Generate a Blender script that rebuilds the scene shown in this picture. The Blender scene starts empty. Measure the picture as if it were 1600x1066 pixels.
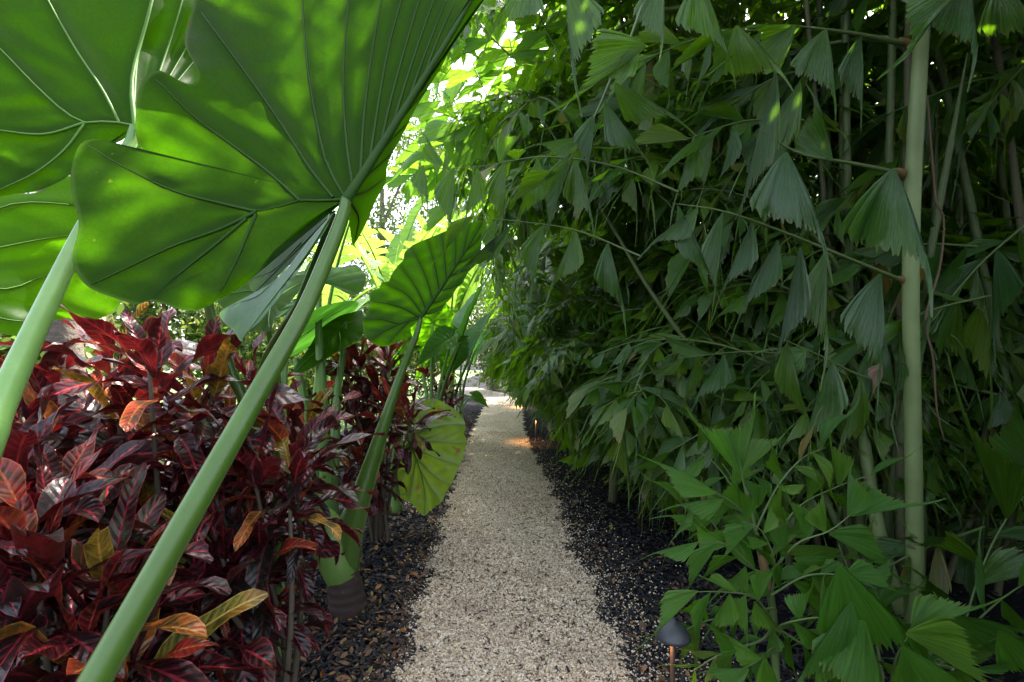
import bpy, math, random
import numpy as np
from mathutils import Vector, Matrix

random.seed(7)
RNG = np.random.default_rng(7)
sc = bpy.context.scene
COL = sc.collection
R = math.radians

# ------------------------------------------------------------------ camera
H, F, HZ = 1.35, 760.0, 562.0          # eye height, focal length and horizon row for the 1600 x 1066 frame
cam = bpy.data.cameras.new("camera")
cam_o = bpy.data.objects.new("camera", cam)
COL.objects.link(cam_o)
cam_o.location = (0, 0, H)
cam_o.rotation_euler = (R(90), 0, 0)
cam.sensor_width = 36.0
cam.lens = F / 1600 * 36.0
cam.shift_y = (HZ - 533) / 1600
cam.clip_start = 0.05
cam.clip_end = 500
sc.camera = cam_o


def P(px, py, Y):
    return np.array([(px - 800) / F * Y, Y, H - (py - HZ) / F * Y])


def proj(v):
    y = np.maximum(v[:, 1], 1e-3)
    return 800 + v[:, 0] / y * F, HZ - (v[:, 2] - H) / y * F, v[:, 1]


# ------------------------------------------------------------------ mesh builder
class MB:
    """collects vertices, quads and a per-vertex vector (along, across, random)"""
    def __init__(self):
        self.v, self.f, self.a, self.m, self.n = [], [], [], [], 0

    def add(self, v, f, a, mat=0):
        v = np.asarray(v, float)
        f = np.asarray(f, int)
        a = np.asarray(a, float)
        self.v.append(v)
        self.f.append(f + self.n)
        self.a.append(a)
        self.m.append(np.full(len(f), mat, int))
        self.n += len(v)

    def verts(self):
        return np.concatenate(self.v)

    def mesh(self, name, mats, smooth=True):
        v = np.concatenate(self.v)
        a = np.concatenate(self.a)
        m = np.concatenate(self.m)
        f = np.concatenate(self.f)
        me = bpy.data.meshes.new(name)
        me.vertices.add(len(v))
        me.vertices.foreach_set("co", v.astype(np.float32).ravel())
        k = f.shape[1]
        me.loops.add(len(f) * k)
        me.loops.foreach_set("vertex_index", f.astype(np.int32).ravel())
        me.polygons.add(len(f))
        me.polygons.foreach_set("loop_start", (np.arange(len(f)) * k).astype(np.int32))
        me.polygons.foreach_set("material_index", m.astype(np.int32))
        me.polygons.foreach_set("use_smooth", np.full(len(f), smooth))
        me.update(calc_edges=True)
        me.validate()
        at = me.attributes.new("lf", 'FLOAT_VECTOR', 'POINT')
        at.data.foreach_set("vector", a.astype(np.float32).ravel())
        for x in mats:
            me.materials.append(x)
        return me

    def build(self, name, mats, parent=None, smooth=True):
        if not isinstance(mats, (list, tuple)):
            mats = [mats]
        o = bpy.data.objects.new(name, self.mesh(name, mats, smooth))
        COL.objects.link(o)
        if parent is not None:
            o.parent = parent
            o.matrix_parent_inverse = Matrix.Translation(parent.location).inverted() if parent.parent is None and parent.type == 'EMPTY' else Matrix.Identity(4)
        return o


def spline(pts, n):
    """Catmull-Rom through pts (any dimension), n samples"""
    p = np.asarray(pts, float)
    if len(p) == 2:
        t = np.linspace(0, 1, n)[:, None]
        return p[0] * (1 - t) + p[1] * t
    q = np.vstack([2 * p[0] - p[1], p, 2 * p[-1] - p[-2]])
    d = np.r_[0, np.cumsum(np.linalg.norm(np.diff(p[:, :min(3, p.shape[1])], axis=0), axis=1))]
    s = np.linspace(0, d[-1], n)
    out = []
    for x in s:
        i = min(np.searchsorted(d, x, side='right') - 1, len(p) - 2)
        t = (x - d[i]) / max(d[i + 1] - d[i], 1e-9)
        a, b, c, e = q[i], q[i + 1], q[i + 2], q[i + 3]
        out.append(0.5 * (2 * b + (c - a) * t + (2 * a - 5 * b + 4 * c - e) * t * t + (3 * b - a - 3 * c + e) * t ** 3))
    return np.array(out)


def tube(mb, pts, rad, seg=8, n=None, rnd=0.5, mat=0, cap=True, wob=0.0):
    pts = np.asarray(pts, float)
    rad = np.asarray(rad, float) * np.ones(len(pts))
    if n:
        w = spline(np.c_[pts, rad], n)
        pts, rad = w[:, :3], np.maximum(w[:, 3], 1e-4)
    T = np.gradient(pts, axis=0)
    T /= np.linalg.norm(T, axis=1)[:, None] + 1e-12
    up = np.array([0, 0, 1.0]) if abs(T[0][2]) < 0.9 else np.array([1.0, 0, 0])
    N = np.cross(T[0], up)
    N /= np.linalg.norm(N)
    V, A = [], []
    ang = np.arange(seg) / seg * 2 * math.pi
    for i in range(len(pts)):
        N = N - T[i] * N.dot(T[i])
        N /= np.linalg.norm(N) + 1e-12
        B = np.cross(T[i], N)
        rr = rad[i] * (1 + (wob * np.sin(i * 1.7 + ang * 2) if wob else 0))
        V.append(pts[i] + np.outer(np.cos(ang) * rr, N) + np.outer(np.sin(ang) * rr, B))
        A.append(np.c_[np.full(seg, i / max(1, len(pts) - 1)), np.arange(seg) / seg, np.full(seg, rnd)])
    V, A = np.concatenate(V), np.concatenate(A)
    Fc = []
    for i in range(len(pts) - 1):
        for j in range(seg):
            k = (j + 1) % seg
            Fc.append((i * seg + j, i * seg + k, (i + 1) * seg + k, (i + 1) * seg + j))
    if cap:
        e = (len(pts) - 1) * seg
        c = len(V)
        V = np.vstack([V, pts[-1] + T[-1] * rad[-1] * 0.5])
        A = np.vstack([A, [1, 0, rnd]])
        for j in range(0, seg, 2):
            Fc.append((e + j, e + (j + 1) % seg, e + (j + 2) % seg, c))
    mb.add(V, Fc, A, mat)


def lathe(mb, prof, c, seg=20, mat=0, rnd=0.5):
    V, A, Fc = [], [], []
    ang = np.arange(seg) / seg * 2 * math.pi
    for i, (r, z) in enumerate(prof):
        V.append(np.c_[c[0] + r * np.cos(ang), c[1] + r * np.sin(ang), np.full(seg, c[2] + z)])
        A.append(np.c_[np.full(seg, i / len(prof)), np.arange(seg) / seg, np.full(seg, rnd)])
    for i in range(len(prof) - 1):
        for j in range(seg):
            k = (j + 1) % seg
            Fc.append((i * seg + j, i * seg + k, (i + 1) * seg + k, (i + 1) * seg + j))
    mb.add(np.concatenate(V), Fc, np.concatenate(A), mat)


# ------------------------------------------------------------------ things
def tag(o, label=None, cat=None, group=None, kind=None):
    if label: o['label'] = label
    if cat: o['category'] = cat
    if group: o['group'] = group
    if kind: o['kind'] = kind
    return o


def thing(name, loc, label, cat, group=None):
    o = bpy.data.objects.new(name, None)
    COL.objects.link(o)
    o.location = loc
    o.empty_display_size = 0.1
    return tag(o, label, cat, group)


def copy_tree(root, loc, rz=0.0, s=1.0, label=None, group=None):
    c = root.copy()
    COL.objects.link(c)
    c.location = loc
    c.rotation_euler = (0, 0, rz)
    c.scale = (s, s, s)
    if label: c['label'] = label
    if group: c['group'] = group
    def rec(src, dst):
        for ch in src.children:
            d = ch.copy()
            COL.objects.link(d)
            d.parent = dst
            rec(ch, d)
    rec(root, c)
    return c


# ------------------------------------------------------------------ materials
class NT:
    def __init__(self, name):
        self.mat = bpy.data.materials.new(name)
        self.mat.use_nodes = True
        self.t = self.mat.node_tree
        self.t.nodes.clear()
        self.out = self.t.nodes.new('ShaderNodeOutputMaterial')

    def n(self, typ, **kw):
        x = self.t.nodes.new(typ)
        for k, v in kw.items():
            setattr(x, k, v)
        return x

    def set(self, sock, val):
        if isinstance(val, bpy.types.NodeSocket):
            self.t.links.new(val, sock)
        elif val is not None:
            sock.default_value = (*val, 1) if isinstance(val, tuple) and len(val) == 3 and sock.type == 'RGBA' else val

    def math(self, op, a, b=None, c=None, clamp=False):
        x = self.n('ShaderNodeMath', operation=op, use_clamp=clamp)
        self.set(x.inputs[0], a)
        if b is not None: self.set(x.inputs[1], b)
        if c is not None: self.set(x.inputs[2], c)
        return x.outputs[0]

    def mix(self, f, a, b, typ='MIX'):
        x = self.n('ShaderNodeMix', data_type='RGBA', blend_type=typ)
        self.set(x.inputs[0], f)
        self.set(x.inputs[6], a)
        self.set(x.inputs[7], b)
        return x.outputs[2]

    def ramp(self, f, stops, interp='LINEAR'):
        x = self.n('ShaderNodeValToRGB')
        self.set(x.inputs[0], f)
        r = x.color_ramp
        r.interpolation = interp
        while len(r.elements) > 1:
            r.elements.remove(r.elements[-1])
        r.elements[0].position = stops[0][0]
        r.elements[0].color = (*stops[0][1], 1)
        for p, c in stops[1:]:
            e = r.elements.new(p)
            e.color = (*c, 1)
        return x.outputs[0]

    def step(self, f, lo, hi):
        x = self.n('ShaderNodeMapRange', interpolation_type='SMOOTHSTEP')
        self.set(x.inputs[0], f)
        x.inputs[1].default_value, x.inputs[2].default_value = lo, hi
        return x.outputs[0]

    def noise(self, scale, vec=None, detail=3.0, rough=0.55):
        x = self.n('ShaderNodeTexNoise')
        x.inputs['Scale'].default_value = scale
        x.inputs['Detail'].default_value = detail
        x.inputs['Roughness'].default_value = rough
        if vec is not None: self.set(x.inputs['Vector'], vec)
        return x.outputs[0]

    def attr(self):
        x = self.n('ShaderNodeAttribute', attribute_name='lf')
        s = self.n('ShaderNodeSeparateXYZ')
        self.t.links.new(x.outputs['Vector'], s.inputs[0])
        return s.outputs[0], s.outputs[1], s.outputs[2], x.outputs['Vector']

    def objco(self):
        return self.n('ShaderNodeTexCoord').outputs['Object']

    def bump(self, h, strength, dist=0.01):
        x = self.n('ShaderNodeBump')
        x.inputs['Strength'].default_value = strength
        x.inputs['Distance'].default_value = dist
        self.set(x.inputs['Height'], h)
        return x.outputs[0]

    def pbr(self, col, rough=0.5, normal=None, spec=0.5, coat=0.0, trans_col=None, trans=0.0):
        b = self.n('ShaderNodeBsdfPrincipled')
        self.set(b.inputs['Base Color'], col)
        self.set(b.inputs['Roughness'], rough)
        self.set(b.inputs['Specular IOR Level'], spec)
        if coat:
            b.inputs['Coat Weight'].default_value = coat
            b.inputs['Coat Roughness'].default_value = 0.25
        if normal is not None: self.set(b.inputs['Normal'], normal)
        res = b.outputs[0]
        if trans_col is not None:
            t = self.n('ShaderNodeBsdfTranslucent')
            self.set(t.inputs[0], trans_col)
            if normal is not None: self.set(t.inputs['Normal'], normal)
            m = self.n('ShaderNodeMixShader')
            self.set(m.inputs[0], trans)
            self.t.links.new(res, m.inputs[1])
            self.t.links.new(t.outputs[0], m.inputs[2])
            res = m.outputs[0]
        self.t.links.new(res, self.out.inputs[0])
        return self.mat


def mat_ear(name, top, thru, trans, vein, spots=None, spec=0.15):
    """elephant ear blade; lf.x = metres to nearest vein, lf.y = radial, lf.z = random"""
    m = NT(name)
    u, v, r, vec = m.attr()
    co = m.objco()
    n1 = m.noise(6.0, co, 4)
    n2 = m.noise(45.0, co, 3)
    vo = m.n('ShaderNodeTexVoronoi', feature='DISTANCE_TO_EDGE')
    vo.inputs['Scale'].default_value = 70
    m.set(vo.inputs['Vector'], co)
    net = m.step(vo.outputs['Distance'], 0.02, 0.12)
    nearv = m.step(u, 0.002, 0.028)
    col = m.mix(n1, top, tuple(x * 0.65 for x in top))
    col = m.mix(nearv, vein, col)
    tc = m.mix(n1, thru, (thru[0] * 0.5, thru[1] * 0.72, thru[2] * 0.5))
    tc = m.mix(m.math('MULTIPLY', m.math('SUBTRACT', 1.0, net), 0.28), tc, tuple(x * 0.5 for x in thru))
    tc = m.mix(nearv, tuple(x * 0.55 for x in thru), tc)
    rim = m.math('MULTIPLY', m.step(v, 0.975, 0.995), 0.7)
    col = m.mix(rim, col, (0.16, 0.24, 0.06))
    br = m.step(m.math('ADD', m.math('MULTIPLY', m.noise(16.0, co, 5, 0.7), 0.5), m.math('MULTIPLY', v, 0.5)), 0.80, 0.84)
    col = m.mix(br, col, (0.12, 0.075, 0.02))
    tc = m.mix(br, tc, (0.16, 0.10, 0.01))
    sc_ = m.step(m.noise(60.0, co, 2, 0.5), 0.74, 0.78)
    tc = m.mix(m.math('MULTIPLY', sc_, 0.6), tc, (0.25, 0.34, 0.02))
    if spots:
        k = m.step(m.noise(7.0, co, 5), 0.60, 0.68)
        col = m.mix(k, col, spots)
        tc = m.mix(k, tc, spots)
    b = m.bump(m.math('ADD', n1, m.math('MULTIPLY', n2, 0.15)), 0.25, 0.012)
    return m.pbr(col, m.math('ADD', 0.33, m.math('MULTIPLY', n2, 0.25)), b, spec, trans_col=tc, trans=trans)


def mat_stalk(name, a, b, rough=0.35, scale=(40, 40, 1.5), dark=None, spec=0.4):
    m = NT(name)
    u, v, r, vec = m.attr()
    co = m.objco()
    mp = m.n('ShaderNodeMapping')
    mp.inputs['Scale'].default_value = scale
    m.set(mp.inputs['Vector'], co)
    st = m.noise(1.0, mp.outputs[0], 4, 0.6)
    big = m.noise(5.0, co, 4)
    c = m.mix(st, a, b)
    c = m.mix(m.math('MULTIPLY', m.step(big, 0.35, 0.7), 0.55), c, tuple(x * 0.55 for x in a))
    c = m.mix(m.math('MULTIPLY', m.step(m.noise(90.0, co, 4, 0.7), 0.62, 0.72), 0.45), c, tuple(x * 0.35 for x in a))
    if dark:
        k = m.step(m.noise(14.0, co, 6, 0.7), 0.60, 0.70)
        c = m.mix(k, c, dark)
    return m.pbr(c, rough, m.bump(m.math('ADD', st, m.math('MULTIPLY', big, 0.6)), 0.25, 0.004), spec)


def mat_fish(name, cols, thru, trans, rough=0.38, speck=False, spec=0.32):
    m = NT(name)
    u, v, r, vec = m.attr()
    co = m.objco()
    mp = m.n('ShaderNodeCombineXYZ')
    m.set(mp.inputs[0], m.math('MULTIPLY', v, 34.0))
    m.set(mp.inputs[1], m.math('MULTIPLY', u, 1.2))
    m.set(mp.inputs[2], m.math('MULTIPLY', r, 37.0))
    st = m.noise(1.0, mp.outputs[0], 3, 0.7)
    big = m.noise(3.0, mp.outputs[0], 2)
    c = m.ramp(r, cols)
    c = m.mix(m.step(st, 0.35, 0.75), m.mix(0.4, c, (0.01, 0.03, 0.005)), c)
    tc = m.mix(m.step(st, 0.3, 0.7), tuple(x * 0.6 for x in thru), thru)
    k = m.step(m.math('ADD', r, m.math('MULTIPLY', m.noise(5.0, co, 4), 0.25)), 1.085, 1.12)
    c = m.mix(k, c, (0.16, 0.11, 0.02))
    tip = m.math('MULTIPLY', m.step(m.math('ADD', u, m.math('MULTIPLY', m.noise(30, co, 2), 0.14)), 1.03, 1.07), 0.6)
    c = m.mix(tip, c, (0.13, 0.09, 0.03))
    rg = m.math('ADD', rough - 0.12, m.math('MULTIPLY', m.step(st, 0.3, 0.7), 0.22))
    if speck:
        sp = m.step(m.noise(260.0, co, 2, 0.8), 0.66, 0.72)
        c = m.mix(m.math('MULTIPLY', sp, 0.5), c, (0.35, 0.38, 0.33))
    return m.pbr(c, rg, m.bump(m.math('ADD', st, m.math('MULTIPLY', m.noise(9.0, co, 4), 1.5)), 0.6, 0.006), spec, trans_col=tc, trans=trans)


def mat_croton():
    m = NT("croton_leaf")
    u, v, r, vec = m.attr()          # u along, v across -1..1 (plus 2 x integer noise key), r random
    co = m.objco()
    av = m.math('ABSOLUTE', v)
    base = m.ramp(r, [(0.0, (0.007, 0.011, 0.008)), (0.30, (0.012, 0.006, 0.008)), (0.52, (0.026, 0.004, 0.008)), (0.68, (0.095, 0.006, 0.010)),
                      (0.78, (0.24, 0.014, 0.016)), (0.86, (0.30, 0.06, 0.012)), (0.91, (0.22, 0.14, 0.02)), (0.955, (0.07, 0.12, 0.02)), (1.0, (0.03, 0.06, 0.015))])
    veinc = m.ramp(r, [(0.0, (0.06, 0.018, 0.022)), (0.3, (0.16, 0.012, 0.025)), (0.6, (0.33, 0.03, 0.035)), (0.8, (0.44, 0.11, 0.03)), (0.93, (0.42, 0.28, 0.05)), (1.0, (0.25, 0.22, 0.05))])
    dark = m.ramp(r, [(0.0, (0.006, 0.009, 0.007)), (0.5, (0.010, 0.007, 0.008)), (0.7, (0.018, 0.010, 0.008)), (0.84, (0.03, 0.028, 0.008)), (1.0, (0.015, 0.05, 0.010))])
    ph = m.math('FRACT', m.math('ADD', m.math('SUBTRACT', m.math('MULTIPLY', u, m.math('ADD', 9.0, m.math('MULTIPLY', r, 5.0))), m.math('MULTIPLY', av, 1.3)), m.math('MULTIPLY', m.noise(16.0, co, 2), 0.9)))
    side = m.math('SUBTRACT', 1.0, m.step(m.math('ABSOLUTE', m.math('SUBTRACT', ph, 0.5)), 0.06, 0.22))
    side = m.math('MULTIPLY', side, m.step(m.noise(14.0, co, 3), 0.36, 0.55))
    mid = m.math('SUBTRACT', 1.0, m.step(av, 0.06, 0.13))
    edge = m.math('MULTIPLY', m.step(av, 0.86, 0.97), 0.7)
    bl = m.step(m.noise(22.0, co, 5, 0.7), 0.42, 0.56)
    c = m.mix(m.math('MULTIPLY', bl, 0.85), base, dark)
    c = m.mix(m.math('MULTIPLY', m.step(m.noise(6.0, co, 3), 0.55, 0.66), 0.55), c, m.mix(m.step(r, 0.4, 0.7), (0.03, 0.045, 0.016), (0.26, 0.07, 0.012)))
    vv = m.math('MAXIMUM', m.math('MAXIMUM', mid, edge), m.math('MULTIPLY', side, 0.42))
    c = m.mix(vv, c, veinc)
    tc = m.mix(0.55, c, m.mix(m.step(r, 0.80, 0.92), (0.34, 0.016, 0.016), (0.5, 0.30, 0.03)))
    hgt = m.math('ADD', m.math('MULTIPLY', m.math('ABSOLUTE', m.math('SUBTRACT', ph, 0.5)), 1.6), m.noise(40.0, co, 3))
    rg = m.math('ADD', 0.18, m.math('MULTIPLY', m.noise(18.0, co, 3), 0.28))
    return m.pbr(c, rg, m.bump(hgt, 0.45, 0.005), 0.38, trans_col=tc, trans=0.12)


M = {}
M['ear_a'] = mat_ear("ear_blade_deep_green", (0.026, 0.075, 0.003), (0.066, 0.185, 0.001), 0.75, (0.018, 0.065, 0.006))
M['ear_b'] = mat_ear("ear_blade_bright_green", (0.045, 0.13, 0.008), (0.125, 0.33, 0.003), 0.70, (0.03, 0.10, 0.012))
M['ear_top'] = mat_ear("ear_blade_waxy", (0.07, 0.16, 0.07), (0.14, 0.42, 0.03), 0.35, (0.06, 0.17, 0.05), None, 0.6)
M['ear_old'] = mat_ear("ear_blade_yellowing", (0.22, 0.32, 0.045), (0.34, 0.48, 0.02), 0.35, (0.20, 0.29, 0.08), (0.22, 0.13, 0.02), 0.5)
M['vein'] = mat_stalk("ear_vein", (0.020, 0.062, 0.005), (0.014, 0.045, 0.004), 0.6, spec=0.15)
M['vein_pale'] = mat_stalk("ear_vein_pale", (0.10, 0.22, 0.04), (0.075, 0.17, 0.03), 0.5, spec=0.2)
M['petiole'] = mat_stalk("ear_petiole", (0.070, 0.140, 0.020), (0.036, 0.088, 0.010), 0.28)
M['petiole_pale'] = mat_stalk("ear_petiole_pale", (0.16, 0.30, 0.08), (0.11, 0.23, 0.055), 0.3)
M['sheath'] = mat_stalk("ear_sheath", (0.10, 0.20, 0.035), (0.16, 0.26, 0.07), 0.4, (25, 25, 3))
M['corm'] = mat_stalk("ear_corm", (0.055, 0.03, 0.025), (0.03, 0.022, 0.02), 0.8, (12, 12, 40), (0.11, 0.07, 0.04))
M['croton'] = mat_croton()
M['croton_stem'] = mat_stalk("croton_stem", (0.10, 0.075, 0.05), (0.06, 0.05, 0.035), 0.8, (30, 30, 20))
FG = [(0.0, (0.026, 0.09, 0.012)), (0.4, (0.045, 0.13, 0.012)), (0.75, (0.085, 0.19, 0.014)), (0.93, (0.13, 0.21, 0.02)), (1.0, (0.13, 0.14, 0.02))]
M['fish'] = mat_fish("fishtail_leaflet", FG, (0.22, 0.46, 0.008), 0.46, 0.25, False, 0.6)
M['fish_near'] = mat_fish("fishtail_leaflet_near", [(0, (0.026, 0.09, 0.018)), (0.5, (0.045, 0.13, 0.013)), (1, (0.10, 0.19, 0.014))], (0.20, 0.44, 0.008), 0.44, 0.25, False, 0.5)
M['fish_young'] = mat_fish("fishtail_seedling_leaflet", [(0, (0.045, 0.145, 0.014)), (0.5, (0.07, 0.19, 0.016)), (1, (0.12, 0.24, 0.02))], (0.20, 0.48, 0.012), 0.42, 0.42, True)
M['rachis'] = mat_stalk("palm_rachis", (0.10, 0.15, 0.045), (0.07, 0.11, 0.03), 0.5)
M['cane'] = mat_stalk("palm_cane", (0.20, 0.25, 0.10), (0.14, 0.20, 0.075), 0.5, (50, 50, 2), (0.10, 0.11, 0.05))
M['cane_old'] = mat_stalk("palm_cane_old", (0.11, 0.10, 0.05), (0.06, 0.065, 0.03), 0.7, (60, 60, 4), (0.025, 0.02, 0.015))
M['cane_mid'] = mat_stalk("palm_cane_green", (0.085, 0.12, 0.04), (0.06, 0.085, 0.028), 0.6, (50, 50, 3), (0.05, 0.045, 0.02))
M['node'] = mat_stalk("palm_node", (0.19, 0.11, 0.045), (0.12, 0.08, 0.03), 0.8)


def mat_simple(name, a, b, rough=0.7, scale=12.0, bump=0.3, bdist=0.01, metal=0.0):
    m = NT(name)
    co = m.objco()
    n = m.noise(scale, co, 5, 0.6)
    m.pbr(m.mix(n, a, b), rough, m.bump(n, bump, bdist))
    if metal:
        for x in m.t.nodes:
            if x.type == 'BSDF_PRINCIPLED': x.inputs['Metallic'].default_value = metal
    return m.mat


def mat_rnd(name, stops, rough=0.75, nsc=60.0, trans=0.0, spec=0.4, damp=None):
    m = NT(name)
    u, v, r, vec = m.attr()
    c = m.ramp(r, stops)
    n = m.noise(nsc, m.objco(), 3, 0.6)
    c = m.mix(m.math('MULTIPLY', n, 0.5), c, m.mix(0.6, c, (0.01, 0.01, 0.01)))
    if damp:
        k = m.step(m.noise(2.6, m.objco(), 5, 0.65), 0.46, 0.72)
        c = m.mix(m.math('MULTIPLY', k, 0.4), c, damp)
    return m.pbr(c, rough, m.bump(n, 0.3, 0.003), spec, trans_col=c if trans else None, trans=trans)


# ------------------------------------------------------------------ ground, path, litter
def grid_sheet(name, x0, x1, y0, y1, nx, ny, zf, mats):
    mb = MB()
    xs, ys = np.linspace(x0, x1, nx), np.linspace(y0, y1, ny)
    X, Y = np.meshgrid(xs, ys)
    v = np.c_[X.ravel(), Y.ravel(), zf(X.ravel(), Y.ravel())]
    f = [(j * nx + i, j * nx + i + 1, (j + 1) * nx + i + 1, (j + 1) * nx + i) for j in range(ny - 1) for i in range(nx - 1)]
    mb.add(v, f, np.zeros_like(v))
    return mb.build(name, mats)


gm = NT("mulch_soil")
gco = gm.objco()
gn = gm.noise(35.0, gco, 8, 0.75)
gcol = gm.ramp(gn, [(0.25, (0.004, 0.0045, 0.008)), (0.5, (0.013, 0.013, 0.018)), (0.72, (0.03, 0.022, 0.018))])
gm.pbr(gcol, 0.9, gm.bump(gn, 0.9, 0.03), 0.06)
tag(grid_sheet('ground', -60, 60, -20, 160, 61, 91, lambda x, y: 0 * x, [gm.mat]), kind='structure')

lm = NT("lawn_grass")
ln = lm.noise(3.0, lm.objco(), 8, 0.7)
lm.pbr(lm.mix(ln, (0.10, 0.16, 0.03), (0.05, 0.10, 0.02)), 0.9, lm.bump(ln, 0.8, 0.05))
tag(grid_sheet('lawn', -45, -3.2, 5.5, 60, 20, 20, lambda x, y: 0 * x + 0.006, [lm.mat]), kind='structure')

PL = np.array([(0.3, -0.44), (1.2, -0.45), (2.04, -0.47), (2.6, -0.508), (3.43, -0.537), (4.1, -0.59), (5.0, -0.62), (6.1, -0.675), (7.4, -0.73), (9.5, -0.78), (11.7, -0.80), (14.0, -0.80), (16.5, -0.85), (19, -1.9), (23, -3.2)])
PR = np.array([(0.3, 0.46), (1.2, 0.48), (2.04, 0.497), (2.6, 0.484), (2.9, 0.48), (3.43, 0.42), (4.1, 0.43), (5.0, 0.425), (6.1, 0.355), (7.6, 0.285), (9.2, 0.255), (11.7, 0.28), (14.0, 0.30), (16.5, 0.28), (19, -0.2), (23, -1.5)])


def path_edges(y):
    w = 0.025 * np.sin(y * 9.1) + 0.018 * np.sin(y * 23.0 + 1) + 0.012 * np.sin(y * 51.0)
    w2 = 0.022 * np.sin(y * 8.3 + 2) + 0.018 * np.sin(y * 19.7) + 0.012 * np.sin(y * 47.0 + 1)
    return np.interp(y, PL[:, 0], PL[:, 1]) + w, np.interp(y, PR[:, 0], PR[:, 1]) + w2


pm = NT("gravel_bed")
pco = pm.objco()
pv = pm.n('ShaderNodeTexVoronoi')
pv.inputs['Scale'].default_value = 95
pm.set(pv.inputs['Vector'], pco)
pn = pm.noise(2.2, pco, 5)
pcol = pm.ramp(pv.outputs['Color'], [(0.0, (0.30, 0.235, 0.155)), (0.5, (0.60, 0.49, 0.37)), (1.0, (0.78, 0.67, 0.535))])
pcol = pm.mix(pm.step(pv.outputs['Distance'], 0.35, 0.75), pcol, (0.10, 0.08, 0.06))
pcol = pm.mix(pm.math('MULTIPLY', pm.step(pn, 0.5, 0.75), 0.35), pcol, (0.17, 0.14, 0.10))
pm.pbr(pcol, 0.85, pm.bump(pm.math('SUBTRACT', 1.0, pv.outputs['Distance']), 0.9, 0.012))
mb = MB()
ys = np.linspace(0.3, 23, 500)
pl, pr = path_edges(ys)
nx = 12
v = []
for y, a, b in zip(ys, pl, pr):
    for i in range(nx):
        t = i / (nx - 1)
        z = 0.004 + 0.016 * min(1, 6 * t, 6 * (1 - t)) + 0.005 * math.sin(y * 3 + t * 5)
        v.append((a + (b - a) * t, y, z))
f = [(j * nx + i, j * nx + i + 1, (j + 1) * nx + i + 1, (j + 1) * nx + i) for j in range(len(ys) - 1) for i in range(nx - 1)]
mb.add(v, f, np.zeros((len(v), 3)))
tag(mb.build('path', pm.mat), kind='structure')


def scatter(mb, tmpl_v, tmpl_f, pos, scl, tilt, rnd, flat=False):
    """copies of a small template with random rotation: vectorised"""
    n, k = len(pos), len(tmpl_v)
    az = RNG.uniform(0, 2 * math.pi, n)
    tx, ty = RNG.normal(0, tilt, n), RNG.normal(0, tilt, n)
    v = tmpl_v[None] * scl[:, None, :]
    x, y, z = v[..., 0], v[..., 1], v[..., 2]
    c, s = np.cos(tx)[:, None], np.sin(tx)[:, None]
    y, z = y * c - z * s, y * s + z * c
    c, s = np.cos(ty)[:, None], np.sin(ty)[:, None]
    x, z = x * c + z * s, -x * s + z * c
    c, s = np.cos(az)[:, None], np.sin(az)[:, None]
    x, y = x * c - y * s, x * s + y * c
    V = np.stack([x, y, z], -1) + pos[:, None, :]
    Fc = (tmpl_f[None] + (np.arange(n) * k)[:, None, None]).reshape(-1, tmpl_f.shape[1])
    A = np.repeat(np.c_[np.zeros(n), np.zeros(n), rnd], k, axis=0)
    mb.add(V.reshape(-1, 3), Fc, A)


BOXV = np.array([(x, y, z) for x in (-1, 1) for y in (-1, 1) for z in (-1, 1)], float) * 0.5
BOXV[:, 1] *= np.where(BOXV[:, 0] > 0, 0.6, 1.0)
BOXF = np.array([(0, 1, 3, 2), (4, 6, 7, 5), (0, 4, 5, 1), (2, 3, 7, 6), (0, 2, 6, 4), (1, 5, 7, 3)])
PEBV = np.array([(-.5, -.3, -.2), (.45, -.4, -.25), (.5, .35, -.2), (-.4, .45, -.25), (-.3, -.35, .3), (.3, -.25, .35), (.35, .3, .25), (-.35, .25, .35)])
PEBF = np.array([(0, 3, 2, 1), (4, 5, 6, 7), (0, 1, 5, 4), (1, 2, 6, 5), (2, 3, 7, 6), (3, 0, 4, 7)])


def ysample(n, y0, y1, p=1.6):
    u = RNG.random(n)
    a, b = y0 ** (1 - p), y1 ** (1 - p)
    return (a + (b - a) * u) ** (1 / (1 - p))


# pebbles on the path
n = 68000
y = ysample(n, 1.75, 9.0, 2.0)
a, b = path_edges(y)
x = a + (b - a) * RNG.random(n)
sz = np.clip(RNG.normal(0.0088, 0.003, n), 0.004, 0.022)
# strays on the beds
ns = 3800
ysr = ysample(ns, 1.75, 7.0, 1.8)
a2, b2 = path_edges(ysr)
d = np.abs(RNG.exponential(0.11, ns))
right = RNG.random(ns) < 0.72
xs = np.where(right, b2 + d * 1.4, a2 - d * 0.45)
y, x = np.r_[y, ysr], np.r_[x, xs]
sz = np.r_[sz, np.clip(RNG.normal(0.0075, 0.002, ns), 0.004, 0.014)]
zz = np.r_[np.full(n, 0.02), np.full(ns, 0.024)] + RNG.uniform(0, 0.006, n + ns)
mb = MB()
S = np.c_[sz * RNG.uniform(0.8, 1.5, n + ns), sz, sz * RNG.uniform(0.6, 1, n + ns)]
scatter(mb, PEBV, PEBF, np.c_[x, y, zz], S, 0.5, RNG.random(n + ns))
M['pebble'] = mat_rnd("gravel_pebble", [(0, (0.14, 0.10, 0.06)), (0.2, (0.40, 0.30, 0.20)), (0.6, (0.66, 0.53, 0.385)), (0.9, (0.80, 0.68, 0.525)), (1, (0.86, 0.80, 0.71))], 0.8, damp=(0.21, 0.16, 0.11))
tag(mb.build('gravel', M['pebble'], smooth=False), 'pale crushed shell gravel covering the garden path', 'gravel', kind='stuff')

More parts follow.
